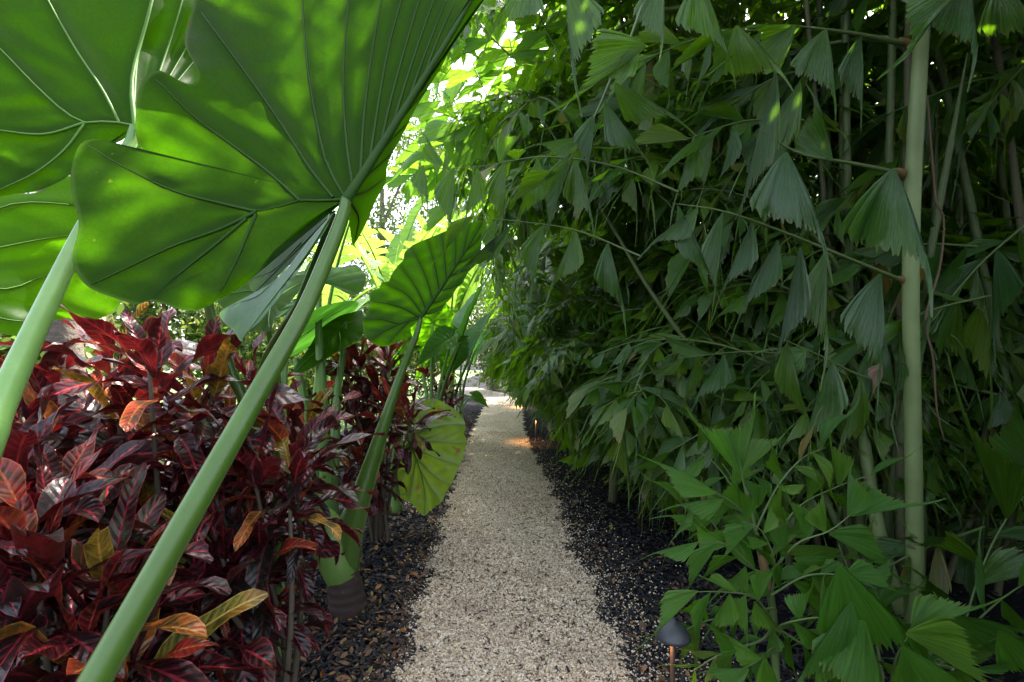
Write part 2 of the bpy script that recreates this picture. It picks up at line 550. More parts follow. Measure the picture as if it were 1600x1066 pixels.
# dark mulch chips on both beds
n = 30000
y = ysample(n, 1.3, 13.0, 1.7)
a, b = path_edges(y)
left = RNG.random(n) < 0.55
x = np.where(left, a + 0.02 - RNG.exponential(0.55, n), b - 0.02 + RNG.exponential(0.6, n))
onp = RNG.random(n) < 0.04
x = np.where(onp, a + (b - a) * RNG.random(n), x)
S = np.c_[RNG.uniform(0.012, 0.055, n), RNG.uniform(0.006, 0.016, n), RNG.uniform(0.003, 0.008, n)]
mb = MB()
scatter(mb, BOXV, BOXF, np.c_[x, y, RNG.uniform(0.004, 0.028, n) + onp * 0.012], S * np.where(onp, 0.6, 1.0)[:, None], 0.35, RNG.random(n))
M['chip'] = mat_rnd("mulch_chip", [(0, (0.006, 0.007, 0.012)), (0.6, (0.014, 0.014, 0.021)), (0.88, (0.03, 0.026, 0.027)), (1, (0.065, 0.045, 0.03))], 0.7)
tag(mb.build('mulch', M['chip'], smooth=False), 'black shredded bark mulch on the beds beside the path', 'mulch', kind='stuff')

# fallen leaves
nu, nv = 5, 3
LV = []
for i in range(nu):
    u = i / (nu - 1)
    w = math.sin(math.pi * min(0.98, 0.06 + 0.9 * u)) ** 0.8
    for j in range(nv):
        q = j - 1
        LV.append((u - 0.5, q * w * 0.24, 0.10 * q * q * w + 0.22 * (u - 0.5) ** 2))
LV = np.array(LV)
LF = np.array([(i * nv + j, i * nv + j + 1, (i + 1) * nv + j + 1, (i + 1) * nv + j) for i in range(nu - 1) for j in range(nv - 1)])
n = 4400
y = ysample(n, 1.5, 11.0, 1.6)
a, b = path_edges(y)
k = RNG.random(n)
x = np.where(k < 0.74, a - 0.02 - RNG.exponential(0.38, n), np.where(k < 0.94, b + 0.03 + RNG.exponential(0.5, n), a + (b - a) * RNG.random(n)))
L = RNG.uniform(0.014, 0.046, n) * np.where(RNG.random(n) < .12, 1.5, 1.0) * np.where(k < 0.94, 1.0, 0.62)
mb = MB()
scatter(mb, LV, LF, np.c_[x, y, RNG.uniform(0.022, 0.038, n)], np.c_[L, L, L * RNG.uniform(.3, 1.6, n)], 0.4, RNG.random(n))
M['dead'] = mat_rnd("fallen_leaf", [(0, (0.02, 0.014, 0.012)), (0.35, (0.065, 0.034, 0.022)), (0.6, (0.14, 0.068, 0.036)), (0.85, (0.22, 0.13, 0.07)), (0.96, (0.30, 0.12, 0.03)), (1, (0.16, 0.2, 0.04))], 0.6, trans=0.15)
tag(mb.build('fallen_leaves', M['dead']), 'small brown fallen leaves strewn over the mulch', 'leaf litter', kind='stuff')

# ------------------------------------------------------------------ elephant ears
def seg_dist(p, line):
    """distance of points p (n,2|3) to a polyline"""
    d = np.full(len(p), 1e9)
    for a, b in zip(line[:-1], line[1:]):
        ab = b - a
        t = np.clip(((p - a) @ ab) / (ab @ ab + 1e-12), 0, 1)
        d = np.minimum(d, np.linalg.norm(p - a - t[:, None] * ab, axis=1))
    return d


class Depth:
    """smooth surface: inverse depth as plane + local residuals"""
    def __init__(self, pts):
        p = np.array(pts, float)
        self.p = p
        iv = 1 / p[:, 2]
        A = np.c_[p[:, :2] / 500, np.ones(len(p))]
        self.c = np.linalg.lstsq(A, iv, rcond=None)[0]
        self.r = iv - A @ self.c

    def __call__(self, x, y):
        base = x / 500 * self.c[0] + y / 500 * self.c[1] + self.c[2]
        w = 1 / (((x[:, None] - self.p[:, 0]) ** 2 + (y[:, None] - self.p[:, 1]) ** 2) + 900.0) ** 1.2
        return 1 / (base + (w * self.r).sum(1) / w.sum(1))


def unproj(xy, Y):
    return np.c_[(xy[:, 0] - 800) / F * Y, Y, H - (xy[:, 1] - HZ) / F * Y]


def ear_fan(mb, J, outline, dep, veins, rnd=0.5, nth=150, nr=26, quilt=0.010, wave=0.006, closed=True):
    """one blade (or half blade) as a fan of rings around the junction, bulging between its veins"""
    o = np.array(outline, float)
    if closed: o = np.vstack([o, o[:1]])
    o = spline(o, nth)
    J = np.array(J, float)
    vl = []
    for ln in veins:
        q = spline(np.array(ln, float), 14)
        vl.append(unproj(q, dep(q[:, 0], q[:, 1])))
    V, D, A = [], [], []
    ts = np.linspace(0, 1, nr) ** 0.85
    ts[0] = 0.004
    for t in ts:
        q = J + t * (o - J)
        Y = dep(q[:, 0], q[:, 1])
        V.append(unproj(q, Y))
        A.append(np.full(nth, t))
    V, A = np.concatenate(V), np.concatenate(A)
    d = np.full(len(V), 1.0)
    for ln in vl:
        d = np.minimum(d, seg_dist(V, ln))
    ray = V - np.array([0, 0, H])
    ray /= np.linalg.norm(ray, axis=1)[:, None]
    th = np.tile(np.unwrap(np.arctan2(o[:, 1] - J[1], o[:, 0] - J[0])), nr)
    off = quilt * (1 - np.exp(-d / 0.03)) + wave * A ** 4 * np.sin(th * 15 + rnd * 9) + wave * A ** 3 * np.sin(th * 6.3)
    off = off + 0.35 * quilt * np.sin(V[:, 0] * 43 + 3 * np.sin(V[:, 2] * 21)) * np.sin(V[:, 2] * 37 + rnd * 7) * np.clip(d / 0.02, 0, 1)
    V = V + ray * off[:, None]
    Fc = []
    for i in range(nr - 1):
        for j in range(nth - 1):
            Fc.append((i * nth + j, i * nth + j + 1, (i + 1) * nth + j + 1, (i + 1) * nth + j))
    mb.add(V, Fc, np.c_[d, A, np.full(len(V), rnd)])
    return vl


def ear_blade(parent, J, outline, dpts, veins, mat, vmat, vr=0.004, midr=0.008, rnd=0.5, halves=None, **kw):
    dep = Depth(dpts)
    mb = MB()
    vl = ear_fan(mb, J, outline, dep, veins, rnd, **kw)
    for (o2, d2, v2) in (halves or []):
        vl += ear_fan(mb, J, o2, Depth(d2), v2, rnd, closed=False, nth=90, nr=18, quilt=0.004, wave=0.004)
    bl = mb.build('leaf_blade', mat, parent)
    vb = MB()
    for i, ln in enumerate(vl):
        r0 = midr if i == 0 else vr
        ray = ln - np.array([0, 0, H])
        ray /= np.linalg.norm(ray, axis=1)[:, None]
        tube(vb, ln - ray * r0 * 0.35, np.linspace(r0, r0 * 0.25, len(ln)), 6, rnd=rnd)
    vo = vb.build('leaf_veins', vmat, bl)
    vo.matrix_parent_inverse = bl.matrix_parent_inverse.copy()
    vo.matrix_parent_inverse = Matrix.Identity(4)
    return bl


def stalk(parent, name, pts, rad, mat, seg=16, n=26):
    mb = MB()
    tube(mb, pts, rad, seg, n)
    return mb.build(name, mat, parent)


# template blade for the free standing copies: local x = midrib, z = up
def ear_template(mb, vb, L, droop, fold, seed, wav=0.012):
    rg = random.Random(seed)
    half = [(0.0, 0.012), (-0.10, 0.05), (-0.24, 0.10), (-0.33, 0.17), (-0.33, 0.25), (-0.24, 0.33), (-0.10, 0.385), (0.08, 0.40), (0.28, 0.36), (0.50, 0.28), (0.70, 0.185), (0.86, 0.09), (0.96, 0.03), (1.0, 0.0)]
    up = [(x + rg.uniform(-.01, .01), y + rg.uniform(-.012, .012) * (y > .05)) for x, y in half]
    o = up + [(x, -y) for x, y in half[::-1][1:]]
    o = spline(np.array(o), 121)
    nth, nr = len(o), 14
    lines = [np.array([(0, 0), (1.0, 0)])]
    for s in (1, -1):
        lines += [np.array([(0, 0), (-0.14, 0.10 * s), (-0.28, 0.2 * s)]), np.array([(-0.1, .075 * s), (-0.12, .2 * s), (-0.14, .35 * s)]), np.array([(0, 0), (0.02, .18 * s), (0.0, .38 * s)])]
        for k in range(7):
            x0 = 0.07 + 0.11 * k
            wv = float(np.interp(x0 + 0.13, [p[0] for p in half[7:]], [p[1] for p in half[7:]]))
            lines.append(np.array([(x0, 0), (x0 + 0.05, wv * 0.5 * s), (x0 + 0.13, wv * 0.96 * s)]))

    def warp(q):
        x, y = q[:, 0] * L, q[:, 1] * L
        z = fold * np.abs(y) - droop * (np.clip(x, 0, None) ** 2) / L - droop * 0.7 * np.clip(-x, 0, None)
        return np.c_[x, y, z]
    V, A = [], []
    for t in np.linspace(0.004, 1, nr):
        V.append(o * t)
        A.append(np.full(nth, t))
    q, A = np.concatenate(V), np.concatenate(A)
    d = np.full(len(q), 1.0)
    for ln in lines:
        d = np.minimum(d, seg_dist(q, ln))
    V = warp(q)
    th = np.tile(np.arange(nth), nr)
    V[:, 2] += L * (0.02 * (1 - np.exp(-d / 0.03)) + wav * A ** 3 * np.sin(th * 0.5 + seed) + wav * A ** 3 * np.sin(th * 0.21))
    Fc = [(i * nth + j, i * nth + j + 1, (i + 1) * nth + j + 1, (i + 1) * nth + j) for i in range(nr - 1) for j in range(nth - 1)]
    mb.add(V, Fc, np.c_[d * L, A, np.full(len(V), rg.random())])
    for i, ln in enumerate(lines):
        w = warp(spline(ln, 8))
        tube(vb, w - np.array([0, 0, 0.002]), np.linspace(0.008 if i == 0 else 0.004, 0.0015, 8) * L, 5)


def frame(o, d, up):
    d = np.array(d, float); d /= np.linalg.norm(d)
    up = np.array(up, float)
    y = np.cross(up, d); y /= np.linalg.norm(y)
    z = np.cross(d, y)
    m = Matrix(((d[0], y[0], z[0], o[0]), (d[1], y[1], z[1], o[1]), (d[2], y[2], z[2], o[2]), (0, 0, 0, 1)))
    return m


EAR_T = []
for i, (dr, fo) in enumerate([(0.30, 0.25), (0.45, 0.15), (0.15, 0.35), (0.6, 0.3)]):
    a_, b_ = MB(), MB()
    ear_template(a_, b_, 1.0, dr, fo, i + 1)
    EAR_T.append((a_.mesh('leaf_blade', [M['ear_b']]), b_.mesh('leaf_veins', [M['vein_pale']]), a_.mesh('leaf_blade', [M['ear_top']])))


def place_ear(parent, pos, direc, up, L, k, mat=0):
    bl = bpy.data.objects.new('leaf_blade', EAR_T[k][2 if mat else 0])
    COL.objects.link(bl)
    bl.parent = parent
    m = frame(pos, direc, up) @ Matrix.Scale(L, 4)
    bl.matrix_local = Matrix.Translation(parent.location).inverted() @ m
    vo = bpy.data.objects.new('leaf_veins', EAR_T[k][1])
    COL.objects.link(vo)
    vo.parent = bl


EARG = 'elephant ear plants along the path'

# --- plant 1: the giant leaf close to the lens
_a0, _a1 = P(472, 492, .84), P(148, 1066, .60)
base = _a0 + (_a1 - _a0) * _a0[2] / (_a0[2] - _a1[2])
e1 = thing('elephant_ear_plant', base, 'giant elephant ear with a huge dark green leaf on a thick green stalk', 'plant', EARG)
JA = (541, 312)
dA = [(541, 312, .95), (113, 330, .86), (215, 475, .86), (300, 0, 1.02), (735, 0, 1.12), (420, 400, .90), (245, 107, .90), (420, 0, 1.05), (800, -130, 1.18), (560, 150, 1.03)]
outA = [(533, 318), (500, 332), (470, 352), (442, 380), (420, 400), (390, 438), (362, 458), (345, 466), (322, 480), (300, 486), (275, 482), (252, 474), (232, 470), (213, 476), (180, 466), (140, 450), (119, 426), (113, 400), (123, 350), (111, 300), (112, 262), (125, 226), (150, 217), (185, 225), (214, 231), (211, 200), (215, 150), (225, 123), (245, 110), (263, 116), (282, 127), (301, 131), (309, 112), (291, 76), (290, 50), (302, 5), (318, -60), (380, -130), (470, -190), (600, -230), (720, -220), (800, -150), (770, -60), (735, 0), (700, 62), (655, 135), (610, 205), (575, 258), (551, 300)]
vA = [[(541, 312), (575, 260), (640, 158), (735, 2), (800, -140)],
      [(541, 312), (500, 314), (468, 314), (440, 322), (400, 331)],
      [(400, 331), (340, 317), (270, 298), (195, 262), (135, 226)],
      [(400, 331), (345, 358), (270, 385), (200, 418), (142, 445)],
      [(385, 342), (340, 380), (290, 420), (238, 464)],
      [(400, 335), (385, 370), (368, 410), (345, 455)],
      [(468, 314), (420, 270), (360, 225), (300, 180), (245, 125)],
      [(520, 309), (485, 265), (440, 195), (395, 130), (350, 68), (315, 20)],
      [(541, 312), (510, 255), (490, 165), (478, 80), (470, -40), (460, -150)],
      [(552, 296), (541, 220), (536, 120), (545, 0), (560, -160)],
      [(563, 278), (568, 190), (580, 90), (596, 0), (625, -150)],
      [(577, 256), (590, 170), (606, 80), (627, 0), (665, -150)],
      [(594, 230), (615, 140), (655, 0), (690, -110)],
      [(612, 202), (640, 110), (678, 0), (710, -80)],
      [(636, 165), (664, 85), (697, 0)],
      [(660, 126), (684, 62), (712, 0)]]
halfA = ([(551, 300), (575, 258), (610, 205), (655, 135), (700, 62), (735, 0), (770, -60), (790, -50), (742, 14), (716, 52), (690, 104), (655, 160), (632, 205), (606, 255), (603, 285), (588, 312), (574, 345), (560, 372), (552, 384), (548, 366), (545, 330)],
         [(541, 312, .95), (575, 258, .99), (655, 135, 1.06), (735, 0, 1.12), (690, 104, 1.28), (603, 285, 1.30), (552, 384, 1.18), (632, 205, 1.30), (790, -50, 1.25)],
         [[(545, 306), (570, 300), (600, 280)], [(560, 285), (590, 260), (612, 240)], [(575, 262), (605, 225), (640, 190)], [(600, 222), (640, 170), (668, 140)], [(545, 312), (560, 340), (555, 375)]])
ear_blade(e1, JA, outA, dA, vA, M['ear_a'], M['vein'], 0.0035, 0.011, 0.3, [halfA], nth=260, nr=40, quilt=0.012)
a0, a1 = P(472, 492, .84), P(148, 1066, .60)
dA_ = a1 - a0
foot = a0 + dA_ * (a0[2] - 0.02) / -dA_[2]
ptsA = [P(541, 310, .95), P(535, 340, .935), P(510, 405, .895)] + [a0 + dA_ * t for t in (0, .3, .6, 1.0, 1.5)] + [foot]
stalk(e1, 'petiole', ptsA, [.010, .0125, .0135, .0142, .016, .0175, .0190, .024, .05], M['petiole'], 28, 70)

# --- plant 2: top left leaves and the pale stalk at the left edge
base = np.array([-1.05, 0.35, 0.0])
e2 = thing('elephant_ear_plant', base, 'elephant ear at the top left corner with overlapping pale veined leaves and one pale stalk', 'plant', EARG)
JB = (211, 197)
outB = [(205, 205), (190, 220), (150, 235), (118, 262), (100, 280), (60, 298), (20, 304), (-60, 312), (-150, 280), (-200, 180), (-190, 60), (-150, -80), (-60, -190), (80, -250), (240, -240), (345, -150), (352, -40), (352, 50), (346, 110), (326, 150), (298, 166), (270, 158), (246, 168), (226, 188)]
dB = [(211, 197, 1.22), (-150, 150, 1.05), (0, 300, 1.10), (100, -200, 1.35), (310, 80, 1.42), (75, 0, 1.22), (238, 0, 1.32)]
vB = [[(211, 197), (207, 120), (238, 0), (262, -120)],
      [(211, 197), (170, 190), (132, 192), (95, 170), (50, 128), (0, 76), (-60, 20)],
      [(186, 191), (160, 140), (120, 80), (76, 2), (30, -90)],
      [(209, 160), (215, 90), (236, 0), (255, -90)],
      [(132, 192), (70, 210), (0, 204), (-90, 190)],
      [(132, 194), (100, 235), (55, 270), (0, 296)],
      [(222, 190), (252, 105), (285, 0), (300, -80)],
      [(225, 192), (262, 125), (300, 60)], [(225, 195), (275, 130), (308, 90)]]
ear_blade(e2, JB, outB, dB, vB, M['ear_a'], M['vein_pale'], 0.0035, 0.006, 0.6, nth=180, nr=30, quilt=0.022, wave=0.01)
stalk(e2, 'petiole', [P(211, 197, 1.22), P(200, 232, 1.21), P(125, 370, 1.08), P(62, 500, .96), P(0, 636, .86), P(-70, 790, .78), np.array([-1.02, 0.55, 0.5]), base + [0, 0, .02]], [.011, .014, .0165, .019, .022, .026, .034, .045], M['petiole_pale'], 20, 44)
JC = (-130, 420)
outC = [(-150, 300), (-60, 318), (0, 303), (60, 300), (110, 275), (150, 300), (190, 400), (190, 470), (150, 500), (100, 498), (60, 512), (30, 525), (-20, 520), (-100, 540), (-170, 500)]
vC = [[(-130, 420), (0, 325), (122, 321), (170, 330)], [(-130, 420), (0, 387), (110, 368), (180, 370)], [(-130, 420), (0, 452), (75, 430), (170, 420)], [(-130, 420), (-20, 490), (60, 505)]]
ear_blade(e2, JC, outC, [(-130, 420, 1.5), (125, 330, 1.75), (0, 500, 1.55), (100, 495, 1.7)], vC, M['ear_b'], M['vein_pale'], 0.004, 0.005, 0.4, nth=140, nr=24, quilt=0.014)
stalk(e2, 'petiole', [P(-130, 420, 1.5), P(-200, 600, 1.3), np.array([-1.5, 0.9, 0.5]), base + [0, 0, .02]], [.012, .016, .024, .035], M['petiole_pale'], 14)

# --- plant 3: waxy leaf hanging behind the giant leaf
base = np.array([-1.05, 2.05, 0.0])
e3 = thing('elephant_ear_plant', base, 'elephant ear with a grey waxy folded leaf hanging behind the giant leaf stalk', 'plant', EARG)
JF = (520, 335)
outF = [(522, 332), (508, 360), (480, 402), (455, 440), (430, 472), (408, 500), (386, 520), (378, 534), (372, 528), (364, 516), (352, 506), (343, 492), (352, 482), (376, 472), (402, 462), (420, 446), (448, 420), (475, 385), (500, 355)]
ear_blade(e3, (440, 434), outF, [(520, 335, 1.45), (378, 530, 1.55), (343, 492, 1.75), (440, 434, 1.55)], [[(520, 335), (478, 400), (420, 475), (378, 530)]], M['ear_top'], M['vein_pale'], .003, .004, .5, nth=120, nr=16, quilt=0.004)
outF2 = [(523, 330), (500, 362), (474, 396), (446, 420), (420, 446), (404, 458), (392, 452), (391, 436), (420, 398), (445, 376), (470, 352), (500, 334)]
ear_blade(e3, (455, 395), outF2, [(520, 335, 1.46), (391, 436, 1.9), (404, 458, 1.7), (470, 352, 1.75)], [[(523, 330), (470, 385), (400, 455)], [(470, 380), (430, 420), (392, 436)]], M['ear_a'], M['vein'], .003, .004, .4, nth=90, nr=14)
outH = [(338, 470), (348, 452), (368, 444), (398, 438), (440, 432), (492, 430), (470, 452), (452, 474), (436, 486), (428, 502), (421, 518), (404, 516), (390, 519), (372, 508), (356, 492)]
ear_blade(e3, (425, 470), outH, [(425, 470, 2.0), (340, 465, 2.0), (490, 430, 2.2)], [[(425, 470), (395, 455), (350, 460)], [(425, 470), (405, 495), (390, 517)], [(425, 470), (455, 450), (490, 432)], [(425, 470), (420, 495), (421, 516)]], M['ear_b'], M['vein_pale'], .003, .004, .6, nth=100, nr=16)
stalk(e3, 'petiole', [P(520, 335, 1.46), P(505, 380, 1.55), P(470, 470, 1.7), P(400, 640, 1.95), base + [0, 0, .02]], [.010, .013, .016, .024, .035], M['petiole'], 14)
stalk(e3, 'petiole', [P(425, 470, 2.0), P(418, 500, 2.02), P(425, 552, 2.05), P(436, 640, 2.1), base + [.03, .03, .02]], [.008, .010, .012, .016, .03], M['petiole'], 12)
stalk(e3, 'petiole', [P(325, 470, 1.9), P(336, 515, 1.92), P(360, 580, 1.95), P(390, 680, 1.98), base + [-.02, .03, .02]], [.018, .021, .022, .024, .03], M['petiole'], 14)
outI = [(422, 500), (430, 484), (446, 473), (470, 462), (477, 448), (476, 425), (485, 409), (492, 414), (489, 440), (482, 466), (470, 484), (455, 492), (440, 494)]
ear_blade(e3, (460, 476), outI, [(460, 476, 2.3), (422, 500, 2.2), (488, 412, 2.45)], [[(460, 476), (484, 440), (489, 414)], [(460, 476), (440, 484), (424, 498)]], M['ear_top'], M['vein_pale'], .003, .004, .5, nth=90, nr=12, wave=0.015)
stalk(e3, 'petiole', [P(452, 484, 2.3), P(446, 500, 2.3), P(446, 540, 2.3), P(440, 700, 2.25), base + [.05, .02, .02]], [.007, .011, .014, .018, .03], M['petiole_pale'], 12)

# --- plant 4: the one standing free beside the path with its brown foot
base = np.array([-0.89, 2.60, 0.0])
e4 = thing('elephant_ear_plant', base, 'elephant ear on a brown stump beside the path with one upright backlit heart leaf', 'plant', EARG)
mb = MB()
cp_ = spline([P(548, 972, 2.58), P(544, 950, 2.58), P(540, 925, 2.58), P(536, 900, 2.58), P(534, 885, 2.58)], 26)
tube(mb, cp_, np.linspace(.104, .078, 26) * (1 + .025 * np.sin(np.arange(26) * 1.3 + 2 * np.sin(np.arange(26))) + RNG.uniform(-.025, .025, 26)), 26, wob=.04)
mb.build('corm', M['corm'], e4)
stalk(e4, 'leaf_sheath', [P(536, 904, 2.575), P(532, 893, 2.575), P(524, 868, 2.58), P(512, 838, 2.6), P(500, 808, 2.62), P(490, 786, 2.64)], [.080, .087, .096, .100, .074, .02], M['sheath'], 22, 24)
stalk(e4, 'leaf_sheath', [P(536, 890, 2.60), P(542, 850, 2.60), P(552, 810, 2.62), P(572, 760, 2.64), P(596, 700, 2.66), P(604, 676, 2.66)], [.085, .08, .066, .045, .018, .004], M['sheath'], 18, 24)
ptsD = [P(657, 497, 2.72), P(650, 525, 2.71), P(630, 575, 2.69), P(606, 645, 2.66), P(580, 725, 2.63), P(560, 790, 2.60), P(545, 850, 2.59), P(538, 890, 2.59)]
stalk(e4, 'petiole', ptsD, [.012, .017, .022, .030, .042, .058, .07, .075], M['petiole'], 20, 40)
outD = [(655, 500), (636, 518), (624, 533), (608, 540), (594, 541), (581, 536), (571, 526), (567, 506), (568, 498), (578, 477), (577, 460), (584, 454), (592, 450), (597, 441), (607, 440), (612, 428), (621, 416), (630, 406), (632, 395), (644, 384), (658, 377), (680, 368), (704, 358), (728, 350), (755, 345), (753, 366), (752, 388), (746, 402), (741, 416), (731, 426), (724, 440), (713, 452), (704, 467), (694, 477), (690, 485), (678, 491), (664, 492)]
vD = [[(657, 497), (676, 470), (706, 425), (730, 388), (754, 348)], [(657, 497), (640, 502), (622, 506), (600, 500), (570, 498)], [(640, 502), (622, 520), (606, 538)], [(640, 501), (612, 512), (578, 530)], [(657, 497), (625, 480), (580, 470)], [(660, 491), (635, 460), (600, 442)], [(666, 483), (650, 450), (626, 416)], [(676, 468), (664, 430), (644, 388)], [(686, 454), (680, 418), (668, 374)], [(697, 438), (695, 405), (690, 364)], [(710, 418), (712, 390), (712, 356)], [(722, 400), (728, 375), (735, 349)],
      [(660, 492), (672, 490), (690, 484)], [(672, 475), (690, 470), (706, 462)], [(686, 454), (705, 450), (722, 440)], [(700, 433), (720, 425), (738, 418)], [(714, 412), (735, 402), (750, 392)], [(727, 392), (742, 380), (753, 368)]]
ear_blade(e4, (658, 492), outD, [(657, 497, 2.72), (570, 500, 2.62), (755, 346, 3.0), (620, 416, 2.70), (730, 425, 2.85), (600, 540, 2.60)], vD, M['ear_b'], M['vein'], .005, .011, .35, nth=200, nr=26, quilt=0.02, wave=0.012)

# --- plant 5: yellowing drooping leaf on the path edge
base = np.array([-1.0, 4.25, 0.0])
e5 = thing('elephant_ear_plant', base, 'elephant ear with a yellowing leaf drooping down onto the path edge', 'plant', EARG)
outE = [(640, 690), (634, 682), (640, 660), (650, 640), (664, 626), (678, 624), (690, 627), (712, 641), (724, 655), (728, 668), (725, 678), (729, 688), (726, 706), (720, 724), (712, 742), (706, 755), (698, 768), (689, 786), (676, 794), (663, 806), (652, 797), (643, 787), (627, 778), (624, 760), (621, 742), (623, 720), (626, 702)]
vE = [[(640, 690), (655, 730), (664, 770), (663, 804)], [(640, 690), (665, 672), (700, 664), (727, 664)], [(640, 690), (660, 652), (680, 626)], [(640, 690), (680, 690), (727, 694)], [(644, 700), (680, 715), (718, 728)], [(650, 715), (680, 745), (704, 758)], [(655, 732), (675, 765), (688, 784)], [(644, 702), (636, 730), (624, 755)], [(650, 718), (645, 750), (640, 784)]]
ear_blade(e5, (642, 692), outE, [(640, 690, 3.6), (728, 670, 3.7), (663, 806, 3.75), (680, 625, 3.8), (622, 745, 3.78)], vE, M['ear_old'], M['vein_pale'], .004, .008, .8, nth=160, nr=24, quilt=0.03, wave=0.012)
stalk(e5, 'petiole', [P(640, 690, 3.62), P(636, 672, 3.66), P(630, 668, 3.8), P(622, 690, 4.0), P(616, 740, 4.2), base + [0, 0, .02]], [.012, .016, .02, .026, .034, .05], M['petiole_pale'], 14)
# upright pale stalks behind the stump plant
for (pts, rad) in [([(496, 455, 3.3), (497, 520, 3.3), (503, 610, 3.3), (508, 700, 3.3), (515, 790, 3.4)], [.016, .024, .034, .042, .05]),
                   ([(541, 503, 3.5), (535, 560, 3.5), (527, 620, 3.5), (523, 700, 3.45), (522, 780, 3.4)], [.012, .020, .026, .034, .05]),
                   ([(470, 572, 3.4), (476, 640, 3.4), (486, 720, 3.4), (505, 790, 3.4)], [.022, .026, .03, .05]),
                   ([(590, 600, 3.3), (586, 650, 3.35), (575, 700, 3.4), (540, 780, 3.4)], [.018, .022, .03, .045])]:
    pass
base = np.array([-1.28, 3.4, 0.0])
e6 = thing('elephant_ear_plant', base, 'tall elephant ear with straight pale upright stalks rising through the crotons', 'plant', EARG)
for (pts, rad) in [([(499, 440, 3.3), (498, 520, 3.3), (503, 610, 3.3), (508, 700, 3.35)], [.016, .024, .034, .042]),
                   ([(541, 503, 3.5), (535, 560, 3.5), (527, 620, 3.5), (523, 700, 3.45)], [.012, .022, .028, .036]),
                   ([(462, 560, 3.4), (470, 600, 3.4), (478, 650, 3.4), (490, 720, 3.4)], [.022, .026, .028, .034])]:
    stalk(e6, 'petiole', [P(*p) for p in pts] + [base + [0.0, 0, .02]], rad + [.06], M['petiole_pale'], 14)
outK = [(566, 484), (550, 488), (530, 494), (510, 506), (496, 520), (482, 545), (466, 566), (459, 578), (461, 585), (478, 580), (496, 570), (512, 560), (530, 548), (548, 540), (562, 530), (570, 510)]
ear_blade(e6, (540, 512), outK, [(541, 505, 3.5), (460, 582, 3.2), (566, 484, 3.7), (560, 530, 3.4)], [[(541, 505), (515, 528), (462, 580)], [(541, 508), (530, 500), (515, 504)], [(530, 516), (505, 512), (498, 520)], [(515, 528), (498, 535), (480, 550)], [(530, 518), (532, 535), (530, 547)], [(515, 530), (512, 545), (505, 563)], [(541, 508), (555, 500), (566, 488)]], M['ear_b'], M['vein_pale'], .004, .006, .7, nth=110, nr=18)
place_ear(e6, P(499, 440, 3.3), (-0.5, 0.5, 0.3), (0.3, -0.5, 0.9), 0.75, 0, 0)
outK2 = [(420, 560), (440, 545), (452, 520), (470, 500), (500, 480), (545, 470), (560, 476), (540, 500), (505, 520), (480, 545), (450, 560), (435, 572)]
ear_blade(e6, (480, 520), outK2, [(480, 520, 3.6), (420, 560, 3.6), (555, 475, 3.9)], [[(480, 520), (520, 492), (556, 475)], [(480, 520), (450, 540), (424, 562)]], M['ear_top'], M['vein_pale'], .004, .006, .2, nth=90, nr=14, wave=.02)

# --- the row of elephant ears further down the left bed
def ear_row(base, label, leaves):
    e = thing('elephant_ear_plant', base, label, 'plant', EARG)
    for (px, py, Y, dx, dy, ux, uy, L, k, mt, r) in leaves:
        j = P(px, py, Y)
        b = np.array(base, float)
        mid = b + (j - b) * 0.5 + np.array([-(j - b)[0] * 0.18, 0, 0.08])
        stalk(e, 'petiole', [j, j + (mid - j) * 0.12, mid, b + (mid - b) * 0.35, b + [0, 0, 0.01]], [r * .5, r * .75, r, r * 1.4, r * 2], M['petiole_pale'] if mt != 1 else M['petiole'], 10, 16)
        place_ear(e, j, (dx, dy[0], dy[1]), (ux, uy[0], uy[1]), L, k, mt)
    return e


ear_row((-0.98, 5.9, 0), 'elephant ear halfway along the left bed with an upright grey green leaf',
        [(676, 505, 5.8, -0.2, (0.3, -0.75), 0.2, (-0.9, 0.3), 0.62, 1, 0, .022),
         (706, 528, 5.7, -0.6, (-0.4, -0.35), 0.1, (-0.6, 0.75), 0.50, 0, 0, .02),
         (724, 522, 5.9, 0.25, (0.2, 0.95), -0.9, (-0.3, 0.25), 0.80, 2, 1, .024),
         (648, 520, 6.1, -0.5, (0.1, -0.4), 0.2, (-0.8, 0.5), 0.6, 3, 0, .02)])
ear_row((-1.0, 7.6, 0), 'elephant ear far down the left bed with a leaf leaning over the path',
        [(738, 548, 7.5, 0.35, (0.2, 0.9), -0.85, (-0.45, 0.3), 0.85, 2, 1, .024),
         (716, 540, 7.6, -0.3, (-0.2, -0.6), 0.1, (-0.9, 0.4), 0.6, 1, 0, .022),
         (700, 520, 7.8, -0.3, (0.2, 0.9), -0.5, (-0.8, 0.2), 0.7, 2, 0, .022),
         (690, 548, 7.8, -0.7, (-0.2, -0.4), 0.0, (-0.7, 0.7), 0.6, 3, 0, .02)])
ear_row((-1.1, 10.2, 0), 'elephant ear near the far end of the path with low round leaves',
        [(742, 548, 10.2, 0.3, (-0.2, 0.5), -0.6, (-0.6, 0.5), 0.8, 1, 1, .026),
         (722, 535, 10.4, -0.5, (-0.2, 0.2), 0.0, (-0.7, 0.7), 0.9, 0, 0, .026),
         (738, 618, 10.0, 0.8, (-0.4, -0.25), 0.0, (-0.5, 0.85), 0.40, 1, 0, .02)])

# ------------------------------------------------------------------ crotons
NU, NV = 12, 5
CF = np.array([(i * NV + j, i * NV + j + 1, (i + 1) * NV + j + 1, (i + 1) * NV + j) for i in range(NU - 1) for j in range(NV - 1)])


